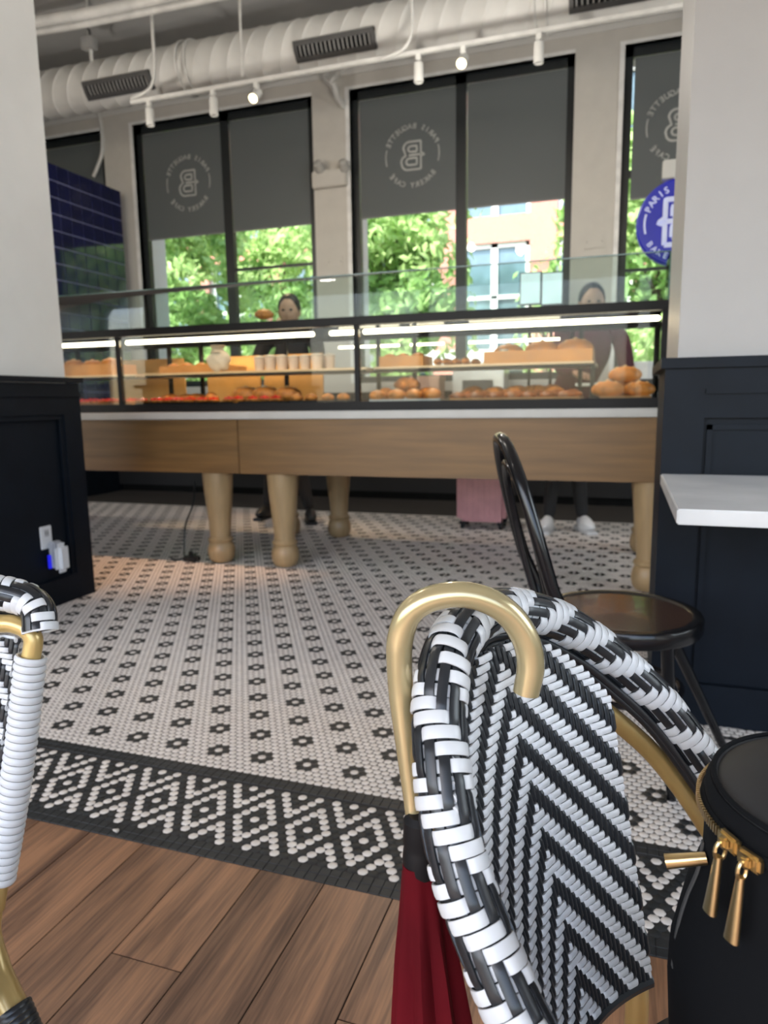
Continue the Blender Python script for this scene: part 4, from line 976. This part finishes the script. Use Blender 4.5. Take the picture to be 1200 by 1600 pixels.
# ------------------------------------------------------------------ outlet and plug-in device on the left pillar
XO = -2.725
t = thing('wall_outlet', (XO, 2.75, .36), 'white wall outlet on the dark panel of the left pillar', 'outlet')
MB().box(XO, XO + .007, 2.715, 2.790, .30, .415, bev=.003).build('cover_plate', white_plastic, t)
m = MB(); m.box(XO + .007, XO + .010, 2.737, 2.768, .362, .398, bev=.001); m.build('socket', mat('socket_grey', (.5, .5, .52), .4), t)
m = MB(); m.box(XO + .010, XO + .011, 2.744, 2.747, .372, .388); m.box(XO + .010, XO + .011, 2.758, 2.761, .372, .388); m.build('slots', dark_slot, t, smooth=False)
t = thing('plug_in_freshener', (XO, 2.77, .25), 'white rounded plug-in device stuck in the outlet on the left pillar', 'plug-in device')
m = MB(); m.box(XO + .035, XO + .085, 2.742, 2.828, .175, .325, bev=.022); m.build('front_shell', white_plastic, t)
MB().box(XO + .010, XO + .05, 2.750, 2.812, .20, .335, bev=.008).build('back_shell', mat('device_grey', (.42, .43, .46), .4), t)
MB().box(XO + .012, XO + .03, 2.738, 2.751, .20, .27, bev=.003).build('blue_light', mat('blue_glow', (.02, .02, .5), .3, emit=(.02, .02, .9), estr=.5), t)

# ------------------------------------------------------------------ wall table
t = thing('wall_table', (.8, 2.28, .75), 'white marble shelf table fixed to the dark right pillar', 'table')
MB().box(.112, 1.3, 1.555, 2.263, .752, .785, bev=.003).build('tabletop', mat('white_marble', (.66, .66, .65), .25, noise=.05, nscale=5, bump=0), t)
MB().box(.62, .66, 1.7, 2.26, .66, .752).build('support_bracket', black_metal, t); MB().box(.62, .66, 2.2, 2.265, .3, .70).build('support_bracket', black_metal, t)

# ------------------------------------------------------------------ black bentwood chair
def bentwood():
    nb = at(858, 935, 1.60); fb = at(818, 925, 1.95); top = at(787, 690, 1.78)
    sc_ = np.array([.012, 1.875, 0]); t = thing('bentwood_chair', (sc_[0], sc_[1], 0), 'black bentwood cafe chair with round seat facing the marble table', 'chair')
    ld = unit(np.array([fb[0] - nb[0], fb[1] - nb[1], 0])); f = np.array([ld[1], -ld[0], 0]); f = f if f[0] > 0 else -f
    mid = (nb + fb) / 2; mid[2] = 0; hw = .19
    fr = lambda q, s_, z: mid + ld * q * hw + f * s_ + np.array([0, 0, z])
    outer = [fr(-1, .10, .02), fr(-1, .085, .30), fr(-.99, .045, .46), fr(-1.02, .0, .60), fr(-.98, -.035, .72), fr(-.80, -.065, .83), fr(-.42, -.085, .902), fr(0, -.092, .92),
             fr(.42, -.085, .902), fr(.80, -.065, .83), fr(.98, -.035, .72), fr(1.02, .0, .60), fr(.99, .045, .46), fr(1, .085, .30), fr(1, .10, .02)]
    # rear legs lean back as they reach the floor
    outer[0] = fr(-1.12, -.05, .0); outer[1] = fr(-1.06, .0, .25); outer[-1] = fr(1.12, -.05, .0); outer[-2] = fr(1.06, .0, .25)
    m = MB(); m.tube(outer, [.017, .016, .0155, .0155, .0155, .015, .015, .0145, .0145, .015, .015, .0155, .0155, .016, .017], 14, smooth=8); m.build('back_hoop', black_gloss, t)
    inner = [fr(-.74, .035, .46), fr(-.80, .0, .58), fr(-.80, -.03, .70), fr(-.60, -.058, .81), fr(0, -.075, .86), fr(.60, -.058, .81), fr(.80, -.03, .70), fr(.80, .0, .58), fr(.74, .035, .46)]
    m = MB(); m.tube(inner, .0105, 12, smooth=8); m.build('inner_hoop', black_gloss, t)
    S = sc_ 
    MB().lathe([(.17, .425), (.196, .427), (.200, .435), (.200, .462), (.196, .468), (.176, .468), (.170, .463), (.0, .459)], S[0], S[1], 0, n=56).build('seat_ring', black_gloss, t)
    MB().lathe([(.172, .458), (.171, .4645), (.12, .4625), (.0, .461)], S[0], S[1], 0, n=48).build('seat_panel', mat('dark_seat_veneer', (.055, .028, .016), .17, coat=.5, noise=.2, nscale=4), t)
    for a0, a1 in ((on_z(1043, 1010, .43), on_z(1049, 1249, .0)), (S + f * .14 + ld * .11 + np.array([0, 0, .43]), on_z(1130, 1166, .0))):
        m = MB(); m.tube([a0, (a0 * .55 + a1 * .45), a1], [.016, .0155, .012], 12, smooth=5); m.build('front_leg', black_gloss, t)
    m = MB(); m.tube([(S[0] + .155 * math.cos(a), S[1] + .155 * math.sin(a), .27) for a in np.linspace(0, 2 * PI, 41)], .009, 8); m.build('leg_ring', black_gloss, t)
bentwood()

# ------------------------------------------------------------------ woven bistro chairs
def woven_rim(pts, parent, rho=.0185, tw=1, K=12, phase=0):
    P = resample(catmull(pts, 10), .0118 / 4); T, N, B = frames(P, (0, 0, 1)); L = len(P)
    core = MB(); core.sweep(P, N, B, rho - .0015, rho - .0015, 14, power=2); core.build('rim_core', rattan_b, parent)
    def over(k, j): return ((k * tw - j + phase) % 6) in (0, 1, 2)
    bk = MB()
    for k in range(K):
        a = 2 * PI * k / K; pts_ = []; nn = []; bb = []
        for i in range(L):
            j = i / 4.0; j0 = int(math.floor(j)); fr = j - j0
            h0 = 0.0 if over(k, j0) else 1.0; h1 = 0.0 if over(k, j0 + 1) else 1.0
            s_ = fr * fr * (3 - 2 * fr); h = h0 + (h1 - h0) * s_
            rad = N[i] * math.cos(a) + B[i] * math.sin(a); tn = -N[i] * math.sin(a) + B[i] * math.cos(a)
            pts_.append(P[i] + rad * (rho + .0004 + .0026 * h)); nn.append(rad); bb.append(tn)
        bk.sweep(pts_, nn, bb, .0046, .0016, 8, power=2.8)
    bk.build('black_strands', rattan_b, parent)
    wh = MB(); M_ = 4 * K
    for j in range(0, L // 4 + 1):
        i = min(j * 4, L - 1); pts_ = []; nn = []; bb = []
        for q in range(M_):
            kk = q / 4.0; k0 = int(kk); fr = kk - k0
            h0 = 1.0 if over(k0 % K, j) else 0.0; h1 = 1.0 if over((k0 + 1) % K, j) else 0.0
            s_ = fr * fr * (3 - 2 * fr); h = h0 + (h1 - h0) * s_; a = 2 * PI * kk / K
            rad = N[i] * math.cos(a) + B[i] * math.sin(a)
            pts_.append(P[i] + rad * (rho - .0002 + .0046 * h)); nn.append(rad); bb.append(T[i])
        wh.sweep(pts_, nn, bb, .0054, .0014, 8, power=3.2, closed=True)
    wh.build('white_wraps', rattan_w, parent)
    return P
def woven_panel(S, nrm, half, rows, parent, inside):
    # S(u,v) surface point with u in warps (-half..half), v in rows; nrm(u,v) outward normal
    def over(i, j): return ((abs(i) - j) % 6) in (0, 1, 2)      # white weft on top
    bk = MB(); wt = MB(); SS = 3
    sm = lambda f: f * f * (3 - 2 * f)
    for i in range(-half, half + 1):
        run = []
        for r in range(0, rows * SS + 1):
            v = r / SS
            if not inside(i, v):
                if len(run) > 2: emit(bk, run, .0031, .0020)
                run = []; continue
            j0 = int(v); f = v - j0; h0 = -1 if over(i, j0) else 1; h1 = -1 if over(i, j0 + 1) else 1; h = h0 + (h1 - h0) * sm(f)
            p = S(i, v); n_ = nrm(i, v); run.append((p + n_ * h * .0021, n_))
        if len(run) > 2: emit(bk, run, .0031, .0020)
    for j in range(0, rows + 1):
        run = []
        for r in range(-half * SS - 1, half * SS + 2):
            u = r / SS
            if not inside(u, j):
                if len(run) > 2: emit(wt, run, .0035, .0020)
                run = []; continue
            i0 = int(math.floor(u)); f = u - i0; h0 = 1 if over(i0, j) else -1; h1 = 1 if over(i0 + 1, j) else -1; h = h0 + (h1 - h0) * sm(f)
            p = S(u, j); n_ = nrm(u, j); run.append((p + n_ * h * .0031, n_))
        if len(run) > 2: emit(wt, run, .0035, .0020)
    a = bk.build('black_warp_strands', rattan_b, parent); b = wt.build('white_weft_strands', rattan_w, parent)
def emit(mb, run, a, b):
    P = np.array([r[0] for r in run]); N = np.array([r[1] for r in run]); T = unit(np.gradient(P, axis=0)); N = N - T * np.sum(N * T, axis=1, keepdims=True); N = unit(N); B = np.cross(T, N)
    mb.sweep(P, N, B, a, b, 8, power=2.4)

def main_chair():
    rim = [(905, 1800, .475), (860, 1690, .49), (805, 1580, .51), (762, 1478, .525), (723, 1375, .54), (699, 1272, .555), (690, 1190, .57), (686, 1112, .59), (695, 1040, .61), (711, 1000, .635), (735, 972, .665), (768, 955, .70), (818, 956, .735),
           (867, 970, .77), (920, 1001, .80), (969, 1040, .825), (1018, 1085, .84), (1056, 1131, .85), (1088, 1176, .855), (1125, 1232, .858), (1160, 1300, .855)]
    R3 = np.array([at(*q) for q in rim])
    F = np.array([.917, -.40, 0]); Lt = np.array([.40, .917, 0]); O = np.array([-.10, .62, 0])
    cx = (.15, .55)
    t = thing('bistro_chair', (cx[0], cx[1], 0), 'black and white woven bistro armchair in the foreground with the umbrella hooked on it', 'chair', 'woven bistro chairs')
    woven_rim(R3, t, tw=-1)
    # piping under the rim
    lat = (R3 - O) @ Lt; sgn = np.clip(-lat / .12, -1, 1)
    pip = np.array([p + Lt * s_ * (.035 if s_ > 0 else .021) + np.array([0, 0, -.019 - .008 * (1 - abs(s_))]) + F * .006 * (1 - abs(s_)) for p, s_ in zip(R3, sgn)])
    m = MB(); m.tube(pip, .0050, 10, smooth=8); m.tube(pip + np.array([0, 0, -.0085]) , .0040, 10, smooth=8); m.build('black_piping', rattan_b, t)
    # gold frame tube below the rim, running down to the front legs
    g = [p + np.array([0, 0, -.070 + .028 * max(0, s_)]) + Lt * .014 * max(0, s_) - F * .012 * (1 - abs(s_)) for p, s_ in zip(R3[1:-1], sgn[1:-1])]
    nf = g[0] + F * .10 + [0, 0, -.10]; ff = g[-1] + F * .06 + [0, 0, -.06]
    g = [np.array([nf[0] + .05, nf[1] - .03, 0.0]), np.array([nf[0] + .03, nf[1] - .01, .22]), nf] + g + [ff, np.array([ff[0] + .03, ff[1] + .0, .25]), np.array([ff[0] + .05, ff[1] + .02, .0])]
    m = MB(); m.tube(g, .0118, 14, smooth=8); m.build('gold_frame_tube', gold, t)
    # panel surface from three guide columns
    Ct, Cb = np.array([-.107, .623, .785]), np.array([-.010, .607, .440])
    Ft, Fb = np.array([-.022, .750, .785]), np.array([.047, .683, .440])
    def ref(Fp, Cp):
        d = Fp - Cp; a = d @ F; b = d @ Lt; return Cp + F * a - Lt * b
    Nt, Nb = ref(Ft, Ct), ref(Fb, Cb)
    half = 20; rows = 51; z0, z1 = .80, .43
    def S(u, v):
        s_ = v / rows; q = u / half; c = Ct + (Cb - Ct) * s_; f_ = Ft + (Fb - Ft) * s_; n_ = Nt + (Nb - Nt) * s_
        p = c + q * (f_ - n_) / 2 + q * q * ((f_ + n_) / 2 - c); p = p.copy(); p[2] = z0 + (z1 - z0) * s_ - .0; return p
    def nrm(u, v):
        e = .05; a = S(u + e, v) - S(u - e, v); b = S(u, v + e) - S(u, v - e); n_ = unit(np.cross(a, b)); return n_ if n_ @ F > 0 else -n_
    def inside(u, v):
        z = z0 + (z1 - z0) * v / rows; q = abs(u) / half
        return z < .792 - .085 * q ** 2.2 and abs(u) <= half + .3
    pn = MB(); sb_ = [S(u, rows) for u in np.linspace(-half, half, 20)]
    pn.tube(sb_, .006, 8); po = pn.build('back_panel', rattan_b, t)
    woven_panel(S, nrm, half, rows, po, inside)
    # edge binding, wrapping the last strands at both side edges
    eb = MB()
    for q in (-1, 1): eb.tube([S(q * (half + .2), v) - nrm(q * half, v) * .004 for v in range(13, rows + 1)], .0042, 8)
    eb.build('edge_binding', rattan_b, po)
    # rear legs
    for q in (-1, 1):
        a = S(q * half * .96, 14) - nrm(q * half, 14) * .016; b = S(q * half * .96, rows) - nrm(q * half, rows) * .016
        c = b - F * .02 + Lt * q * .012; c = np.array([c[0], c[1], .25]); d = np.array([b[0], b[1], 0]) - F * .09 + Lt * q * .03
        m = MB(); m.tube([a, b, c, d], .0118, 14, smooth=8); m.build('rear_leg', gold, t)
    # seat
    sc_ = np.array([.165, .535, 0]); m = MB(); m.lathe([(.135, .395), (.150, .40), (.155, .415), (.150, .43), (.135, .438), (.0, .436)], sc_[0], sc_[1], 0, n=44); m.build('seat', rattan_b, t)
    m = MB(); m.tube([(sc_[0] + .12 * math.cos(a), sc_[1] + .12 * math.sin(a), .2) for a in np.linspace(0, 2 * PI, 33)], .008, 8); m.build('leg_ring', gold, t)
    m = MB()
    for j in range(-9, 10):
        x = j * .0145; w_ = math.sqrt(max(0, .135 ** 2 - x * x))
        if w_ > .02: m.tube([sc_ + Lt * x - F * w_ + [0, 0, .439], sc_ + Lt * x + F * w_ + [0, 0, .439]], .0045, 6)
    m.build('seat_weave', rattan_w, t)
main_chair()

def left_chair():
    d = .90; rt = unit(np.array([RGT[0], RGT[1], 0])); fw = unit(np.array([FWD[0], FWD[1], 0]))
    rim = [(-330, 985, .86), (-300, 935, .87), (-240, 905, .88), (-160, 898, .885), (-80, 905, .89), (-20, 921, .895), (20, 930, .90), (45, 939, .90), (60, 956, .895), (63, 985, .89)]
    R3 = np.array([at(*q) for q in rim]); base = at(-130, 1500, .85)
    t = thing('bistro_chair', (base[0], base[1], 0), 'woven bistro chair at the left edge of the photo, with a white wrapped post', 'chair', 'woven bistro chairs')
    woven_rim(R3, t, tw=-1, rho=.0165)
    m = MB(); pip = R3[1:] + np.array([0, 0, -.0225]) - np.outer(np.linspace(0, 1, len(R3) - 1) ** 6, rt * .012); m.tube(pip, .0042, 10, smooth=8); m.build('black_piping', rattan_b, t)
    gp = [(-322, 1010, .87), (-290, 970, .875), (-230, 942, .885), (-150, 940, .89), (-60, 950, .895), (-10, 972, .90), (20, 975, .90), (42, 984, .90), (52, 1000, .90), (48, 1030, .90)]
    post = [(48, 1030, .90), (40, 1100, .90), (28, 1200, .90), (12, 1300, .90), (0, 1370, .90), (-8, 1420, .90)]
    m = MB(); m.tube([at(*q) for q in gp], .0118, 14, smooth=8); m.build('gold_frame_tube', gold, t)
    low = [at(-8, 1400, .90), at(-14, 1455, .90), at(-6, 1510, .895), at(8, 1555, .885), at(32, 1605, .875), at(70, 1700, .86)]
    lo_end = on_z(150, 1950, 0.0)
    m = MB(); m.tube([at(*q) for q in post], .0118, 14, smooth=8); m.tube(low, [.0118, .0118, .016, .019, .019, .017], 14, smooth=8); m.build('gold_post', gold, t)
    # white strand wound round the post
    PP = resample(catmull([at(*q) for q in post[:5]], 12), .00265); T, N, B = frames(PP); w_ = MB(); rp = resample(catmull([at(*q) for q in post[:5]], 12), .0098); T2, N2, B2 = frames(rp)
    for i in range(len(rp)):
        tilt = .10
        ring = [rp[i] + (N2[i] * math.cos(a) + B2[i] * math.sin(a)) * .0165 + T2[i] * .0165 * tilt * math.cos(a) for a in np.linspace(0, 2 * PI, 25)[:-1]]
        nn = [N2[i] * math.cos(a) + B2[i] * math.sin(a) for a in np.linspace(0, 2 * PI, 25)[:-1]]
        w_.sweep(ring, nn, [T2[i]] * 24, .0048, .0032, 8, power=2.0, closed=True)
    w_.build('white_post_wrap', rattan_w, t)
    # black wrap where the lower brace meets the leg
    q0 = resample(catmull([at(18, 1572, .882), at(36, 1615, .872), at(70, 1700, .86)], 6), .0065); T2, N2, B2 = frames(q0); w_ = MB()
    for i in range(1, len(q0)):
        ring = [q0[i] + (N2[i] * math.cos(a) + B2[i] * math.sin(a)) * .0205 for a in np.linspace(0, 2 * PI, 21)[:-1]]; nn = [N2[i] * math.cos(a) + B2[i] * math.sin(a) for a in np.linspace(0, 2 * PI, 21)[:-1]]
        w_.sweep(ring, nn, [T2[i]] * 20, .0036, .002, 6, closed=True)
    w_.build('black_wrap', rattan_b, t)
    # woven back panel between the posts
    A0 = at(28, 1000, .915); A1 = at(-25, 1390, .915); B0 = at(-300, 985, .885); B1 = at(-300, 1380, .885); half = 18; rows = 44
    def S(u, v):
        s_ = v / rows; q = (u + half) / (2 * half); r = A0 + (A1 - A0) * s_; l = B0 + (B1 - B0) * s_; return l + (r - l) * q - fw * (-.02) * 4 * q * (1 - q)
    def nrm(u, v):
        e = .05; n_ = unit(np.cross(S(u + e, v) - S(u - e, v), S(u, v + e) - S(u, v - e))); return n_ if n_ @ FWD < 0 else -n_
    pn = MB(); pn.tube([S(u, rows) for u in np.linspace(-half, half, 12)], .006, 8); po = pn.build('back_panel', rattan_b, t)
    woven_panel(S, nrm, half, rows, po, lambda u, v: abs(u) <= half + .3)
    # seat towards the camera side and the other posts
    c = (A1 + B1) / 2 - fw * .17; c[2] = 0
    m = MB(); m.lathe([(.15, .385), (.17, .39), (.175, .405), (.17, .42), (.15, .428), (.0, .426)], c[0], c[1], 0, n=40); m.build('seat', rattan_b, t)
    m = MB(); a = at(-322, 1010, .87); b = at(-310, 1400, .87); m.tube([a, b, np.array([b[0] - .02, b[1], 0])], .0118, 12, smooth=5); m.build('gold_leg', gold, t)
    e = at(70, 1700, .86); m = MB(); m.tube([e, np.array([e[0] + .03, e[1] + .01, 0.0])], .0118, 12); m.build('gold_leg', gold, t)
    for q in (-1, 1):
        p = c + rt * q * .13 - fw * .1; m = MB(); m.tube([p + [0, 0, .40], np.array([p[0] + rt[0] * q * .03, p[1] + rt[1] * q * .03, 0])], .0118, 12); m.build('gold_leg', gold, t)
left_chair()

# ------------------------------------------------------------------ umbrella
def umbrella():
    hk = [(655, 1345, .625), (650, 1300, .625), (643, 1240, .625), (634, 1160, .622), (627, 1090, .618), (624, 1040, .612), (625, 1000, .606), (638, 962, .60), (664, 940, .596), (700, 930, .594), (738, 931, .594), (775, 945, .596), (804, 970, .60), (823, 1004, .604), (829, 1042, .608), (822, 1082, .612)]
    P = [at(*q) for q in hk]; base = at(655, 1345, .625)
    t = thing('umbrella', tuple(P[9]), 'closed red umbrella with gold crook handle hooked over the woven chair', 'umbrella')
    m = MB(); m.tube(P[1:], [.0075, .0080, .0095, .0110, .0114, .0116, .0113, .0112, .0112, .0112, .0115, .0118, .0120, .0120, .0116], 20, smooth=8); m.build('crook_handle', gold_umb, t)
    b = np.array(base); 
    m = MB(); m.lathe([(.010, .045), (.0145, .040), (.0150, .020), (.0142, .016), (.0150, .012), (.0165, -.006), (.0155, -.010)], b[0] + .001, b[1], b[2], n=24); m.build('black_collar', black_metal, t)
    # folded cloth with pleats
    vs = []; fs = []; n = 48; lev = []
    for k in range(30):
        s_ = k / 29; z = b[2] - s_ * (b[2] - .14); r = .0155 + .030 * min(1, s_ * 1.7) if s_ < .59 else .0455 - .036 * ((s_ - .59) / .41) ** 1.5
        for i in range(n):
            a = 2 * PI * i / n; pl_ = 1 + .16 * min(1, s_ * 5) * math.sin(a * 8 + s_ * 2.0) + .05 * math.sin(a * 3 + 1)
            vs.append((b[0] + .014 * min(1, s_ * 2) + r * pl_ * math.cos(a), b[1] + r * pl_ * math.sin(a), z))
    for k in range(29):
        for i in range(n): i2 = (i + 1) % n; fs.append((k * n + i, k * n + i2, (k + 1) * n + i2, (k + 1) * n + i))
    fs.append(tuple(range(n))[::-1]); fs.append(tuple(29 * n + i for i in range(n)))
    m = MB(); m.add(vs, fs); m.build('folded_canopy', red_cloth, t)
    m = MB(); m.tube([(b[0] + .012, b[1], .15), (b[0] + .012, b[1], .06)], [.006, .004], 10); m.build('tip', black_metal, t)
umbrella()

# ------------------------------------------------------------------ backpack on the chair seat
def backpack():
    ax = np.array([.176, .574]); t = thing('backpack', (ax[0], ax[1], .44), 'black backpack with gold zips standing on the seat of the foreground woven chair', 'backpack')
    cd_ = math.atan2(-ax[1], -ax[0])           # direction of the camera seen from the bag axis
    prof = [(.440, .095), (.446, .112), (.48, .121), (.53, .124), (.57, .122), (.61, .112), (.65, .102), (.675, .1035), (.697, .103)]
    def rad(z): return float(np.interp(z, [p[0] for p in prof], [p[1] for p in prof]))
    def surf(th, z, e=0.0):                      # th measured from the camera direction, positive to the image right
        a = cd_ + th; r = rad(z) + e; return np.array([ax[0] + r * math.cos(a), ax[1] + r * math.sin(a), z])
    n = 56; vs = []; fs = []
    for (z, r) in prof:
        for k in range(n):
            a = 2 * PI * k / n; w_ = 1 + .012 * math.sin(3 * a + z * 40) + .008 * math.sin(7 * a - z * 60); vs.append((ax[0] + r * w_ * math.cos(a), ax[1] + r * w_ * math.sin(a), z))
    for j in range(len(prof) - 1):
        for k in range(n): k2 = (k + 1) % n; fs.append((j * n + k, j * n + k2, (j + 1) * n + k2, (j + 1) * n + k))
    fs.append(tuple(range(n))[::-1]); fs.append(tuple((len(prof) - 1) * n + k for k in range(n)))
    MB().add(vs, fs).build('body', black_cloth, t)
    lid = MB().lathe([(.1015, .697), (.1035, .706), (.103, .711), (.100, .717)], ax[0], ax[1], 0, n=56).build('lid_band', black_cloth, t)
    MB().lathe([(.099, .716), (.097, .720), (.094, .718), (.091, .720), (.075, .727), (.05, .732), (.02, .734), (.0, .7345)], ax[0], ax[1], 0, n=56).build('lid_top', lid_cloth, lid)
    m = MB(); m.tube([(ax[0] + .0975 * math.cos(a), ax[1] + .0975 * math.sin(a), .7195) for a in np.linspace(0, 2 * PI, 61)], .0022, 8); m.build('lid_piping', black_cloth, lid)
    def th_of(x, y, z): q = on_z(x, y, z); a = math.atan2(q[1] - ax[1], q[0] - ax[0]) - cd_; return (a + PI) % (2 * PI) - PI
    TH1, TH2 = th_of(1147, 1312, .70), th_of(1184, 1334, .70)
    # zip teeth: ends at the two sliders
    zt_ = MB(); th = -2.6
    while th < TH1 - .05:
        c_ = surf(th, .698, .0050); a = cd_ + th; Rm = Matrix.Translation(c_) @ Matrix.Rotation(a, 4, 'Z'); zt_.box(-.0012, .0012, -.0007, .0007, -.0034, .0034, xf=Rm); th += .031
    zt_.build('zip_teeth', brass, t, smooth=False)
    m = MB(); m.tube([surf(q, .698, -.0012) for q in np.linspace(-PI, PI, 61)], .0045, 8, power=2); m.build('zip_tape', black_cloth, t)
    def pull(th, z, L, tilt, wid=.0078):
        c_ = surf(th, z, .004); a = cd_ + th; Rm = Matrix.Translation(c_) @ Matrix.Rotation(a, 4, 'Z')
        s_ = MB(); s_.box(-.002, .005, -.0095, .0095, -.006, .006, bev=.002, xf=Rm); s_.box(.004, .010, -.004, .004, -.004, .005, bev=.0018, xf=Rm); so = s_.build('zip_slider', brass, t)
        m = MB(); loop = [Rm @ Vector((.009 + .0045 * math.cos(k), .0, -.006 + .007 * math.sin(k))) for k in np.linspace(0, 2 * PI, 17)]; m.tube([tuple(q) for q in loop], .0014, 6)
        m2 = [Rm @ Vector((.010 + .002 * s, tilt * s * L, -.010 - L * s)) for s in np.linspace(0, 1, 9)]
        P = np.array([tuple(q) for q in m2]); T, N, B = frames(P, (math.cos(a), math.sin(a), 0)); w_ = np.linspace(.0028, .0058, 9); m.sweep(P, N, B, w_, np.linspace(.0024, .0036, 9), 12, power=2.6)
        m.build('zip_pull', brass, so)
    pull(TH1, .699, .046, -.06); pull(TH2, .697, .050, -.04)
    TH0 = -1.22
    # side pocket zip with its sideways pull
    m = MB(); pth = [(TH0 + .02, .665), (TH0, .64), (TH0 - .02, .61), (TH0 + .03, .585), (TH0 + .12, .56)]; 
    PP = catmull([surf(a, z, .0012) for a, z in pth], 22); TT = unit(np.gradient(PP, axis=0)); zt2 = MB()
    for i in range(0, len(PP)):
        a = math.atan2(PP[i][1] - ax[1], PP[i][0] - ax[0]); Rm = Matrix.Translation(PP[i]) @ Matrix.Rotation(a, 4, 'Z'); zt2.box(-.0008, .0008, -.0022, .0022, -.0005, .0005, xf=Rm)
    zt2.build('zip_teeth', grey_metal, t, smooth=False)
    m = MB(); m.tube([p - unit(np.array([p[0]-ax[0],p[1]-ax[1],0]))*.0045 for p in PP], .004, 8); m.build('zip_tape', black_cloth, t)
    pa, pb = at(1104, 1341, .555), at(1040, 1346, .565)
    m = MB(); m.tube([pa, pb], [.0045, .0056], 14, power=2.6); m.build('side_zip_pull', brass, t)
    # shoulder strap seam and carry handle
    m = MB(); m.tube([surf(a, z, .001) for a, z in ((.0, .45), (.12, .50), (.35, .56), (.6, .62))], .0012, 6, smooth=6); m.build('seam', lid_cloth, t)
    m = MB(); m.tube([(ax[0] + .06, ax[1] + .06, .72), (ax[0] + .07, ax[1] + .065, .75), (ax[0] + .09, ax[1] + .03, .75), (ax[0] + .09, ax[1] + .02, .715)], .006, 8, smooth=6); m.build('carry_handle', black_cloth, t)
backpack()
# small crumb on the dark border
q = on_z(182, 1300, .0); tag(MB().ball((0, 0, .004), (.009, .005, .004), sub=2, fn=lambda p, w_: p * (1 + .2 * math.sin(w_.x * 5))).build('paper_scrap', paper, loc=None), 'tiny white scrap lying on the dark floor border', 'scrap').location = (q[0], q[1], 0)
